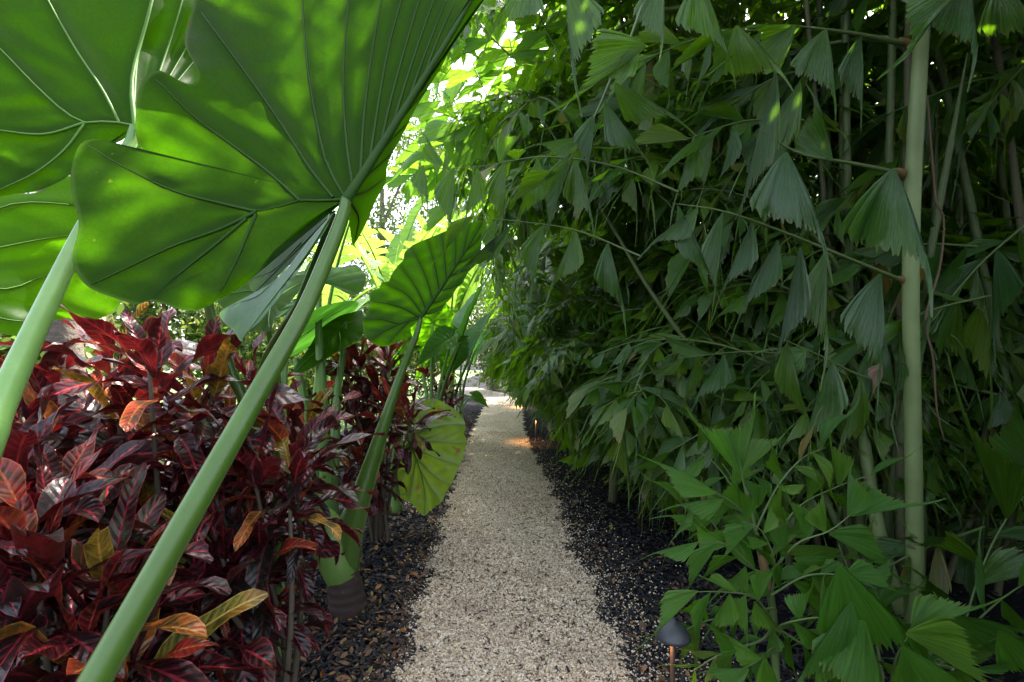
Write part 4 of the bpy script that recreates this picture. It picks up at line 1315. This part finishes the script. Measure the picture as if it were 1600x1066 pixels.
M['fish_sun'] = mat_fish("fishtail_leaflet_sunny", [(0, (0.07, 0.18, 0.025)), (0.6, (0.10, 0.23, 0.03)), (1, (0.15, 0.25, 0.03))], (0.26, 0.56, 0.03), 0.48, .36)
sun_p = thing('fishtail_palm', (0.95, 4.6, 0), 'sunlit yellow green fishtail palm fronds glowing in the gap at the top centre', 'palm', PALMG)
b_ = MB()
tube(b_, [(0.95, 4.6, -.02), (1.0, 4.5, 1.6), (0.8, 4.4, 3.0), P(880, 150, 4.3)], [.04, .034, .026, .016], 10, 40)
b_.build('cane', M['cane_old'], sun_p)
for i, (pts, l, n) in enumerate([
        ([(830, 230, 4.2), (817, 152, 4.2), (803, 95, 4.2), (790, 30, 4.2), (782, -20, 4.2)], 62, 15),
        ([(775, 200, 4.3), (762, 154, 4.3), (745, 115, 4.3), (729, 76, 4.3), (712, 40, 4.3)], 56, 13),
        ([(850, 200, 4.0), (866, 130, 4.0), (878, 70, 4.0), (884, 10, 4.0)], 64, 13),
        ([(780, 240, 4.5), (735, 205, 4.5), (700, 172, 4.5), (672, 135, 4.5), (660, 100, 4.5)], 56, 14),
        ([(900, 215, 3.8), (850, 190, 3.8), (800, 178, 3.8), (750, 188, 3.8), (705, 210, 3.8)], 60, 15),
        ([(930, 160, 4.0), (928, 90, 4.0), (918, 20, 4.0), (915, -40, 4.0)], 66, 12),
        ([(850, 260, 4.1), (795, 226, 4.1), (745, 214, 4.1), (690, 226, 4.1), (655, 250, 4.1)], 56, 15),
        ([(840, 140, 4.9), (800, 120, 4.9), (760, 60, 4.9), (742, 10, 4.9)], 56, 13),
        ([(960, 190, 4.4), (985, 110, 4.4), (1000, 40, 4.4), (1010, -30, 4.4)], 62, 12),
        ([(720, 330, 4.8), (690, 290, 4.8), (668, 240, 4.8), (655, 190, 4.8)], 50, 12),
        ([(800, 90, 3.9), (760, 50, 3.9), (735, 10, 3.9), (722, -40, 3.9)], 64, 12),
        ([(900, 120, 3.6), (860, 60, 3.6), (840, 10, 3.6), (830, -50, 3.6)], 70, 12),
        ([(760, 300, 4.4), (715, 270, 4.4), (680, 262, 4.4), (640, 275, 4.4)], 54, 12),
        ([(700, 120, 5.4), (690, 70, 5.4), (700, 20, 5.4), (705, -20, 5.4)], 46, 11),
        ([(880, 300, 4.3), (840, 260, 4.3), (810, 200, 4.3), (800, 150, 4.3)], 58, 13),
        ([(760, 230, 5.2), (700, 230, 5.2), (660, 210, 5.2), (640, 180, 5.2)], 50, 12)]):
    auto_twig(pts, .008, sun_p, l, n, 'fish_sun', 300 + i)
# shaded inner fronds filling the hedge face between the near leaflets
g_ = random.Random(77)
for i in range(34):
    Y = g_.uniform(2.35, 3.3)
    x0 = g_.uniform(980, 1640)
    y0 = g_.uniform(-20, 640) if x0 < 1380 else g_.uniform(0, 900)
    an = g_.gauss(2.9, .5)
    ln = g_.uniform(150, 260)
    p0 = np.array([x0, y0])
    dv = np.array([math.cos(an), math.sin(an)]) * ln
    lim = np.interp(p0[1] + dv[1], BX, BL) + 60
    if p0[0] + dv[0] < max(lim, 950): continue
    auto_twig([(x0, y0, Y), (*(p0 + dv * .5 + [0, -12]), Y - .05), (*(p0 + dv), Y - .1)], .007, hp if i % 2 else ov, g_.uniform(60, 100), 10, 'fish_near' if i % 3 else 'fish', 500 + i, .42, 1.0, FT_HI if i % 3 else FT_MD)

for i in range(34):
    Y = g_.uniform(2.5, 3.8)
    x0, y0 = g_.uniform(1000, 1700), g_.uniform(-110, 260)
    an = g_.gauss(2.8, .5)
    ln = g_.uniform(160, 280)
    dv = np.array([math.cos(an), math.sin(an)]) * ln
    if x0 + dv[0] < 930: continue
    auto_twig([(x0, y0, Y), (x0 + dv[0] * .5, y0 + dv[1] * .5 - 14, Y - .05), (x0 + dv[0], y0 + dv[1], Y - .1)], .006, hp if i % 2 else ov, g_.uniform(60, 95), 12, 'fish', 900 + i, .5, .9, FT_MD)

# --- seedling fishtail palm in the foreground
sb_ = P(1215, 1010, 1.85); sb_[2] = 0
sd = thing('fishtail_palm_seedling', sb_, 'bright green young fishtail palm beside the dark path lamp', 'palm')
b_ = MB()
tube(b_, [sb_, P(1208, 960, 1.86), P(1196, 900, 1.86), P(1180, 830, 1.87), P(1166, 760, 1.88)], [.014, .014, .013, .010, .006], 10, 24)
b_.build('stem', M['rachis'], sd)
b_ = MB()
tube(b_, [P(1202, 925, 1.855), P(1197, 900, 1.855), P(1190, 868, 1.86)], [.0165, .017, .0145], 10, 8)
b_.build('leaf_base', M['node'], sd)
SK = dict(mat='fish_young', tm=FT_HI, tilt=.45, curl=.3)
twig([(1180, 830, 1.87), (1165, 770, 1.87), (1157, 730, 1.87)], .006, .003, sd,
     [(1157, 742, 1112, 655, 70, 1.87, -1), (1158, 742, 1150, 655, 60, 1.88, 1), (1160, 740, 1205, 675, 40, 1.87, 1), (1185, 790, 1170, 745, 40, 1.85, -1)], **SK)
twig([(1180, 830, 1.86), (1150, 790, 1.84), (1115, 768, 1.82)], .005, .003, sd,
     [(1120, 770, 1032, 735, 50, 1.82, 1), (1130, 780, 1072, 800, 44, 1.83, -1), (1165, 800, 1130, 755, 50, 1.85, 1), (1170, 805, 1135, 820, 44, 1.85, -1)], **SK)
twig([(1200, 900, 1.85), (1245, 850, 1.80), (1295, 830, 1.76), (1335, 800, 1.74)], .006, .003, sd,
     [(1330, 806, 1400, 765, 72, 1.74, 1), (1325, 808, 1345, 745, 50, 1.75, -1), (1295, 834, 1390, 866, 62, 1.76, -1), (1290, 832, 1272, 780, 44, 1.77, 1), (1262, 846, 1250, 780, 46, 1.79, -1), (1240, 872, 1305, 880, 42, 1.8, 1), (1238, 880, 1300, 915, 44, 1.8, -1), (1228, 872, 1215, 815, 40, 1.81, 1)], **SK)
twig([(1205, 930, 1.84), (1170, 880, 1.78), (1130, 850, 1.74), (1085, 848, 1.7)], .005, .003, sd,
     [(1090, 848, 1035, 870, 34, 1.7, -1), (1120, 850, 1070, 905, 40, 1.72, 1), (1135, 852, 1085, 835, 40, 1.74, 1), (1165, 880, 1120, 820, 46, 1.77, -1), (1180, 890, 1150, 830, 40, 1.78, 1), (1165, 885, 1140, 930, 36, 1.77, -1)], **SK)
twig([(1212, 980, 1.80), (1180, 935, 1.66), (1130, 925, 1.60), (1085, 925, 1.54)], .005, .003, sd,
     [(1090, 924, 1022, 965, 44, 1.53, 1), (1110, 926, 1082, 990, 36, 1.56, 1), (1140, 928, 1128, 985, 40, 1.6, -1), (1165, 930, 1155, 985, 36, 1.62, 1), (1150, 926, 1105, 895, 30, 1.6, -1), (1185, 938, 1200, 880, 40, 1.66, 1), (1180, 940, 1205, 990, 34, 1.68, 1)], **SK)
twig([(1212, 990, 1.80), (1225, 975, 1.66), (1280, 965, 1.58), (1320, 975, 1.55)], .005, .003, sd,
     [(1240, 972, 1290, 1015, 36, 1.62, 1), (1280, 966, 1300, 915, 36, 1.58, -1), (1250, 970, 1250, 920, 40, 1.62, 1), (1310, 975, 1352, 955, 30, 1.55, 1)], **SK)
twig([(1212, 1010, 1.75), (1180, 1035, 1.6), (1150, 1050, 1.5)], .005, .003, sd,
     [(1190, 1030, 1140, 1010, 40, 1.6, 1), (1170, 1045, 1110, 1062, 44, 1.52, -1), (1195, 1028, 1210, 1085, 50, 1.6, 1), (1200, 1020, 1175, 1060, 40, 1.65, 1)], **SK)
for i, (pts, l, n) in enumerate([
        ([(1180, 830, 1.86), (1215, 760, 1.88), (1255, 715, 1.9), (1290, 700, 1.92)], 60, 9),
        ([(1185, 840, 1.9), (1130, 740, 1.95), (1085, 700, 2.0)], 56, 8),
        ([(1200, 900, 1.84), (1150, 870, 1.86), (1100, 800, 1.9), (1060, 790, 1.92)], 52, 10),
        ([(1205, 930, 1.82), (1260, 900, 1.78), (1320, 900, 1.74), (1370, 920, 1.7)], 58, 10),
        ([(1208, 950, 1.82), (1150, 960, 1.74), (1090, 975, 1.68), (1050, 1000, 1.62)], 46, 10),
        ([(1210, 970, 1.8), (1190, 1000, 1.68), (1130, 1020, 1.6), (1080, 1050, 1.55)], 50, 9),
        ([(1195, 890, 1.86), (1240, 800, 1.9), (1310, 760, 1.92), (1370, 740, 1.94)], 58, 9),
        ([(1212, 980, 1.8), (1260, 1010, 1.66), (1300, 1030, 1.58)], 56, 8),
        ([(1205, 940, 1.84), (1210, 880, 1.80), (1190, 830, 1.78), (1160, 815, 1.77)], 54, 8)]):
    auto_twig(pts, .005, sd, l, n, 'fish_young', 700 + i, .55, .25, FT_HI)
# --- second young palm in the bottom right corner
s2b = np.array([1.20, 1.62, 0])
s2 = thing('fishtail_palm_seedling', s2b, 'young fishtail palm in the bottom right corner with large broad leaves catching a sun fleck', 'palm')
b_ = MB()
tube(b_, [s2b, s2b + [0.0, 0, .2], P(1345, 940, 1.62)], [.016, .014, .008], 10, 14)
b_.build('stem', M['node'], s2)
twig([(1390, 1100, 1.6), (1345, 960, 1.58), (1310, 890, 1.56)], .008, .004, s2,
     [(1312, 885, 1390, 1030, 150, 1.52, 1, dict(rnd=.0)), (1330, 940, 1282, 1065, 80, 1.52, -1, dict(rnd=.0)), (1350, 970, 1330, 1090, 120, 1.5, 1, dict(rnd=.2)), (1320, 900, 1385, 900, 50, 1.6, 1, dict(rnd=.1))], mat='fish_young', tm=FT_HI, tilt=.3)
twig([(1390, 1100, 1.6), (1400, 1030, 1.56), (1425, 985, 1.52)], .007, .004, s2,
     [(1415, 990, 1545, 1030, 95, 1.5, -1, dict(rnd=.9)), (1425, 985, 1500, 930, 60, 1.58, 1, dict(rnd=.5)), (1410, 1010, 1480, 1085, 90, 1.46, 1, dict(rnd=.4)), (1480, 960, 1590, 1005, 70, 1.7, 1, dict(rnd=.1)), (1560, 985, 1640, 1060, 80, 1.55, 1, dict(rnd=.3))], mat='fish_young', tm=FT_HI, tilt=.3)

for i, (pts, l, n) in enumerate([
        ([(1440, 1080, 1.75), (1500, 1000, 1.8), (1560, 940, 1.85), (1620, 900, 1.9)], 100, 8),
        ([(1400, 1080, 1.7), (1450, 1040, 1.62), (1520, 1050, 1.55)], 90, 7),
        ([(1380, 1060, 1.75), (1360, 960, 1.85), (1330, 900, 1.9), (1310, 850, 1.95)], 74, 9),
        ([(1480, 1080, 2.0), (1530, 900, 2.1), (1580, 800, 2.15), (1640, 740, 2.2)], 110, 9)]):
    auto_twig(pts, .006, s2, l, n, 'fish_young' if i < 3 else 'fish_near', 800 + i, .5, .4, FT_HI)

# hanging dry leaf and thin aerial vine by the thick cane
b_ = MB()
leaflet(b_, P(1390, 562, 2.2), P(1366, 604, 2.18), (0.4, -1, 0.2), .085, 1, .5, random.Random(2), FT_HI, 0.05, 0.9)
M['dry'] = mat_rnd("dry_leaf", [(0, (0.16, 0.10, 0.07)), (1, (0.2, 0.12, 0.08))], 0.8, 40)
tag(b_.build('dry_leaf', M['dry']), 'withered brown leaf caught beside the thick pale cane', 'leaf')
b_ = MB()
tube(b_, [P(1449, 150, 2.3), P(1460, 290, 2.3), P(1464, 320, 2.3), P(1475, 345, 2.32), P(1468, 420, 2.35), P(1446, 500, 2.36), P(1458, 560, 2.36), P(1464, 640, 2.38), P(1476, 690, 2.4)], [.004, .005, .005, .004, .005, .006, .005, .004, .003], 6, 50)
M['vine'] = mat_simple("vine_bark", (0.16, 0.10, 0.06), (0.08, 0.05, 0.03), .8, 30)
tag(b_.build('aerial_vine', M['vine']), 'thin brown vine trailing down right of the thick pale cane', 'vine')

# ------------------------------------------------------------------ path lamps
M['lamp_black'] = mat_simple("lamp_dark_metal", (0.035, 0.038, 0.045), (0.022, 0.024, 0.03), .45, 40, .1, .002)
M['lamp_post'] = mat_simple("lamp_bronze", (0.06, 0.036, 0.026), (0.04, 0.026, 0.02), .6, 40, .1, .002)
eb = NT("lamp_bulb")
em = eb.n('ShaderNodeEmission')
em.inputs[0].default_value = (1.0, 0.55, 0.22, 1)
em.inputs[1].default_value = 3
eb.t.links.new(em.outputs[0], eb.out.inputs[0])


def lamp(x, y, z, s, label, power):
    t = thing('path_lamp', (x, y, 0), label, 'path lamp', 'low path lamps on the right edge')
    mb = MB()
    lathe(mb, [(.001, .062), (.010, .060), (.012, .052), (.016, .046), (.030, .040), (.046, .022), (.056, .006), (.058, -.004), (.055, -.005), (.050, .006), (.030, .030), (.010, .036), (.001, .036)], (x, y, z), 28)
    cp_ = mb.build('lamp_cap', M['lamp_black'], t)
    mb = MB()
    tube(mb, [(x, y, -.05), (x, y, z + .03)], [.0085, .0085], 12, 6)
    mb.build('post', M['lamp_post'], t)
    mb = MB()
    lathe(mb, [(.0095, -.016), (.013, -.012), (.014, 0.0), (.013, .012), (.0095, .016)], (x, y, z + .024), 14)
    mb.build('bulb', eb.mat, t)
    ld = bpy.data.lights.new('lamp_light', 'SPOT')
    ld.energy = power
    ld.color = (1.0, 0.50, 0.20)
    ld.spot_size = R(128)
    ld.spot_blend = 0.7
    ld.shadow_soft_size = 0.02
    lo = bpy.data.objects.new('lamp_light', ld)
    COL.objects.link(lo)
    lo.parent = t
    lo.location = (-.034, 0, z - .004)
    return t


lamp(0.535, 1.62, 0.43, 1, 'nearest path lamp with a dark bell shaped cap on a bronze post', 0.9)
lamp(0.385, 7.8, 0.39, 1, 'small lit path lamp midway along the right edge of the path', 4)
lamp(0.30, 13.6, 0.39, 1, 'tiny lit path lamp far away near the path end', 9)

# ------------------------------------------------------------------ background: tree with brown trunk, banana plants, sunlit trees
LEAFQ = np.array([(0, 0, 0), (.3, .2, .03), (.7, .17, 0), (1, 0, -.06), (.7, -.17, 0), (.3, -.2, .03)])
LEAFF = np.array([(0, 1, 2, 5), (5, 2, 3, 4)])


def crown(nleaf, rx, rz, leafL, seed, clumps=26):
    g = np.random.default_rng(seed)
    c = g.normal(0, 1, (clumps, 3))
    c /= np.linalg.norm(c, axis=1)[:, None]
    c *= (g.random(clumps) ** 0.45)[:, None] * np.array([rx, rx, rz]) * 0.85
    k = g.integers(0, clumps, nleaf)
    pos = c[k] + g.normal(0, 1, (nleaf, 3)) * np.array([rx, rx, rz]) * 0.17
    mb = MB()
    L = leafL * g.uniform(.6, 1.3, nleaf)
    global RNG
    keep, RNG = RNG, g
    scatter(mb, LEAFQ, LEAFF, pos, np.c_[L, L, L], 0.8, np.clip(g.normal(.5, .25, nleaf) , 0, 1))
    RNG = keep
    return mb


M['bgleaf'] = mat_rnd("tree_leaf_sunny", [(0, (0.06, 0.12, 0.02)), (0.5, (0.12, 0.20, 0.03)), (1, (0.22, 0.26, 0.04))], 0.45, 20, trans=0.5)
M['bark'] = mat_simple("bark", (0.16, 0.13, 0.10), (0.07, 0.055, 0.045), .9, 18, .8, .03)


def tree(loc, h, crowns, seed, label, tr=0.14, name='tree', group='sunlit trees beyond the left bed', leafL=0.12, nl=5200):
    rg = random.Random(seed)
    t = thing(name, loc, label, 'tree', group)
    b = np.array(loc, float)
    mb = MB()
    top = b + np.array([rg.uniform(-.3, .3), rg.uniform(-.3, .3), h])
    tube(mb, [b - [0, 0, .1], b + [0.02, 0, .3], (b + top) / 2 + [rg.uniform(-.15, .15), 0, 0], top], [tr * 1.5, tr, tr * .8, tr * .4], 14, 24, wob=.06)
    for (cx, cy, cz, rx, rz) in crowns:
        c = b + np.array([cx, cy, cz])
        st = b + (top - b) * min(.9, max(.25, (cz - rz) / h))
        tube(mb, [st, (st + c) / 2 + [0, 0, .1], c], [tr * .4, tr * .25, tr * .08], 8, 12)
    mb.build('trunk', M['bark'], t)
    for i, (cx, cy, cz, rx, rz) in enumerate(crowns):
        o = crown(nl, rx, rz, leafL, seed * 7 + i).build('crown', M['bgleaf'], t)
        o.matrix_parent_inverse = Matrix.Identity(4)
        o.location = (cx, cy, cz)
    return t


tree((-2.75, 3.05, 0), 4.6, [(-.6, .4, 4.8, 1.6, 1.0)], 3, 'slim tree whose brown trunk shows between the crotons at the left', .11, nl=2600)
tree((-3.4, 8.2, 0), 2.4, [(0, 0, 1.6, 1.3, 1.5), (-1.2, .8, 1.8, 1.3, 1.6)], 21, 'yellow green sunlit shrub tree glowing low behind the thick stalk', .08, nl=6000)
tree((-7.5, 10, 0), 5.5, [(0, 0, 3.2, 2.4, 2.6), (2.0, .5, 2.2, 1.8, 2.0)], 22, 'broad sunlit tree far left beyond the lawn', .2, nl=7000, leafL=.15)
tree((-4.2, 14.5, 0), 6.5, [(0, 0, 4.2, 2.5, 2.6), (1.2, 0, 1.8, 2.0, 1.6), (1.0, 1.5, 8.0, 2.6, 2.8)], 23, 'pale sunlit tree behind the banana leaves', .16, nl=7000, leafL=.15)
tree((-0.8, 22, 0), 7.5, [(0, 0, 5, 3.0, 3.0), (0, -1, 2.0, 2.6, 1.8)], 24, 'distant sunlit tree beyond the end of the path', .25, nl=7000, leafL=.17)


tree((-4.6, 3.9, 0), 2.6, [(0, 0, 1.5, 1.2, 1.5), (-1.3, .6, 2.0, 1.3, 1.8)], 25, 'leafy sunlit shrub tree at the left edge beneath the pale veined leaves', .07, nl=5000)


# banana plants: upright paddles, some torn
M['banana'] = mat_fish("banana_leaf", [(0, (0.09, 0.20, 0.05)), (0.6, (0.13, 0.26, 0.06)), (1, (0.22, 0.30, 0.08))], (0.32, 0.58, 0.06), 0.5, .4)


def banana(loc, label, seed, n, L0):
    rg = random.Random(seed)
    t = thing('banana_plant', loc, label, 'plant', 'banana plants in the sunlit gap')
    b = np.array(loc, float)
    mb = MB()
    hs = L0 * 0.75
    tube(mb, [b - [0, 0, .05], b + [0, 0, hs * .5], b + [.03, 0, hs]], [.13, .11, .07], 14, 12)
    mb.build('stem', M['petiole_pale'], t)
    for i in range(n):
        az = rg.uniform(0, 6.28)
        el = R(rg.uniform(62, 86))
        L = L0 * rg.uniform(.75, 1.1)
        p = b + np.array([0, 0, hs * rg.uniform(.7, 1.0)])
        pts, N = [], 40
        bd = rg.uniform(.3, 1.3)
        for k in range(N):
            pts.append(p.copy())
            el -= bd / N * (0.3 + 1.4 * k / N)
            p = p + np.array([math.cos(az) * math.cos(el), math.sin(az) * math.cos(el), math.sin(el)]) * L / N
        pts = np.array(pts)
        lf = MB()
        tube(lf, pts, np.linspace(.028, .005, N), 8, mat=1)
        sd = np.array([-math.sin(az), math.cos(az), 0])
        ro = rg.uniform(-.8, .8)
        torn = rg.random() < .55
        rnd = rg.random()
        k0 = 8
        for s in (1, -1):
            k = k0
            while k < N - 1:
                run = rg.randint(1, 2) if torn else rg.randint(5, 14)
                k2 = min(N - 1, k + run)
                V, A = [], []
                dr = rg.uniform(.1, .9) if torn else rg.uniform(.0, .25)
                for kk in range(k, k2 + 1):
                    u = (kk - k0) / (N - 1 - k0)
                    w = .34 * (L / 2.6) * (math.sin(math.pi * min(1, .08 + u * .92)) ** .55) * (1 + (.03 * math.sin(kk * 2.2)))
                    tg = pts[min(kk + 1, N - 1)] - pts[max(kk - 1, 0)]
                    tg /= np.linalg.norm(tg)
                    up = np.cross(tg, sd)
                    dirv = sd * s * math.cos(ro * s * .5 + .4) + up * math.sin(ro * .5 + .4)
                    gap = -0.12 if torn and kk == k2 else 0
                    for q in range(5):
                        x = q / 4
                        V.append(pts[kk] + dirv * w * x + tg * (x * w * (.35 + gap)) + np.array([0, 0, -dr * w * x * x]))
                        A.append((u, u * 1.5 + x * .2, rnd))
                m_ = k2 - k + 1
                Fc = [(a * 5 + q, a * 5 + q + 1, (a + 1) * 5 + q + 1, (a + 1) * 5 + q) for a in range(m_ - 1) for q in range(4)]
                lf.add(V, Fc, A)
                k = k2
        lf.build('leaf', [M['banana'], M['petiole_pale']], t)
    return t


banana((-1.75, 7.4, 0), 'banana plant with tall torn leaves in the bright gap right of the giant stalk', 61, 8, 2.5)
banana((-2.3, 9.4, 0), 'paler banana plant standing behind the first one in the bright gap', 62, 8, 3.0)
banana((-2.2, 5.6, 0), 'low banana plant with yellowed leaf edges behind the tall pale stalks', 63, 7, 1.9)
banana((-1.5, 11.8, 0), 'farthest banana plant, showing above the backlit heart leaf', 64, 8, 3.2)

# ------------------------------------------------------------------ light
SUN_EL, SUN_AZ = R(57), R(38)          # azimuth measured from +Y towards +X
w = bpy.data.worlds.new("World")
sc.world = w
w.use_nodes = True
nt = w.node_tree
nt.nodes.clear()
sky = nt.nodes.new('ShaderNodeTexSky')
sky.sky_type = 'NISHITA'
sky.sun_disc = False
sky.sun_elevation = SUN_EL
sky.sun_rotation = SUN_AZ
sky.air_density = 1.0
sky.dust_density = 4.0
sky.ozone_density = 0.6
bg = nt.nodes.new('ShaderNodeBackground')
bg.inputs[1].default_value = 0.15
wo = nt.nodes.new('ShaderNodeOutputWorld')
hs = nt.nodes.new('ShaderNodeHueSaturation')
hs.inputs['Saturation'].default_value = 0.55
nt.links.new(sky.outputs[0], hs.inputs['Color'])
nt.links.new(hs.outputs[0], bg.inputs[0])
nt.links.new(bg.outputs[0], wo.inputs[0])

sl = bpy.data.lights.new('sun', 'SUN')
sl.energy = 3.6
sl.angle = R(0.5)
sl.color = (1.0, 0.93, 0.82)
so = bpy.data.objects.new('sun', sl)
COL.objects.link(so)
dvec = Vector((math.sin(SUN_AZ) * math.cos(SUN_EL), math.cos(SUN_AZ) * math.cos(SUN_EL), math.sin(SUN_EL)))
so.rotation_euler = dvec.to_track_quat('Z', 'Y').to_euler()
so.location = (6, 6, 12)

sc.view_settings.view_transform = 'Standard'
sc.view_settings.look = 'None'
sc.view_settings.exposure = 2.72
sc.view_settings.gamma = 1.0
sc.render.engine = 'CYCLES'
sc.cycles.max_bounces = 10
sc.cycles.diffuse_bounces = 8
sc.cycles.glossy_bounces = 3
sc.cycles.transmission_bounces = 5
sc.cycles.use_denoising = True
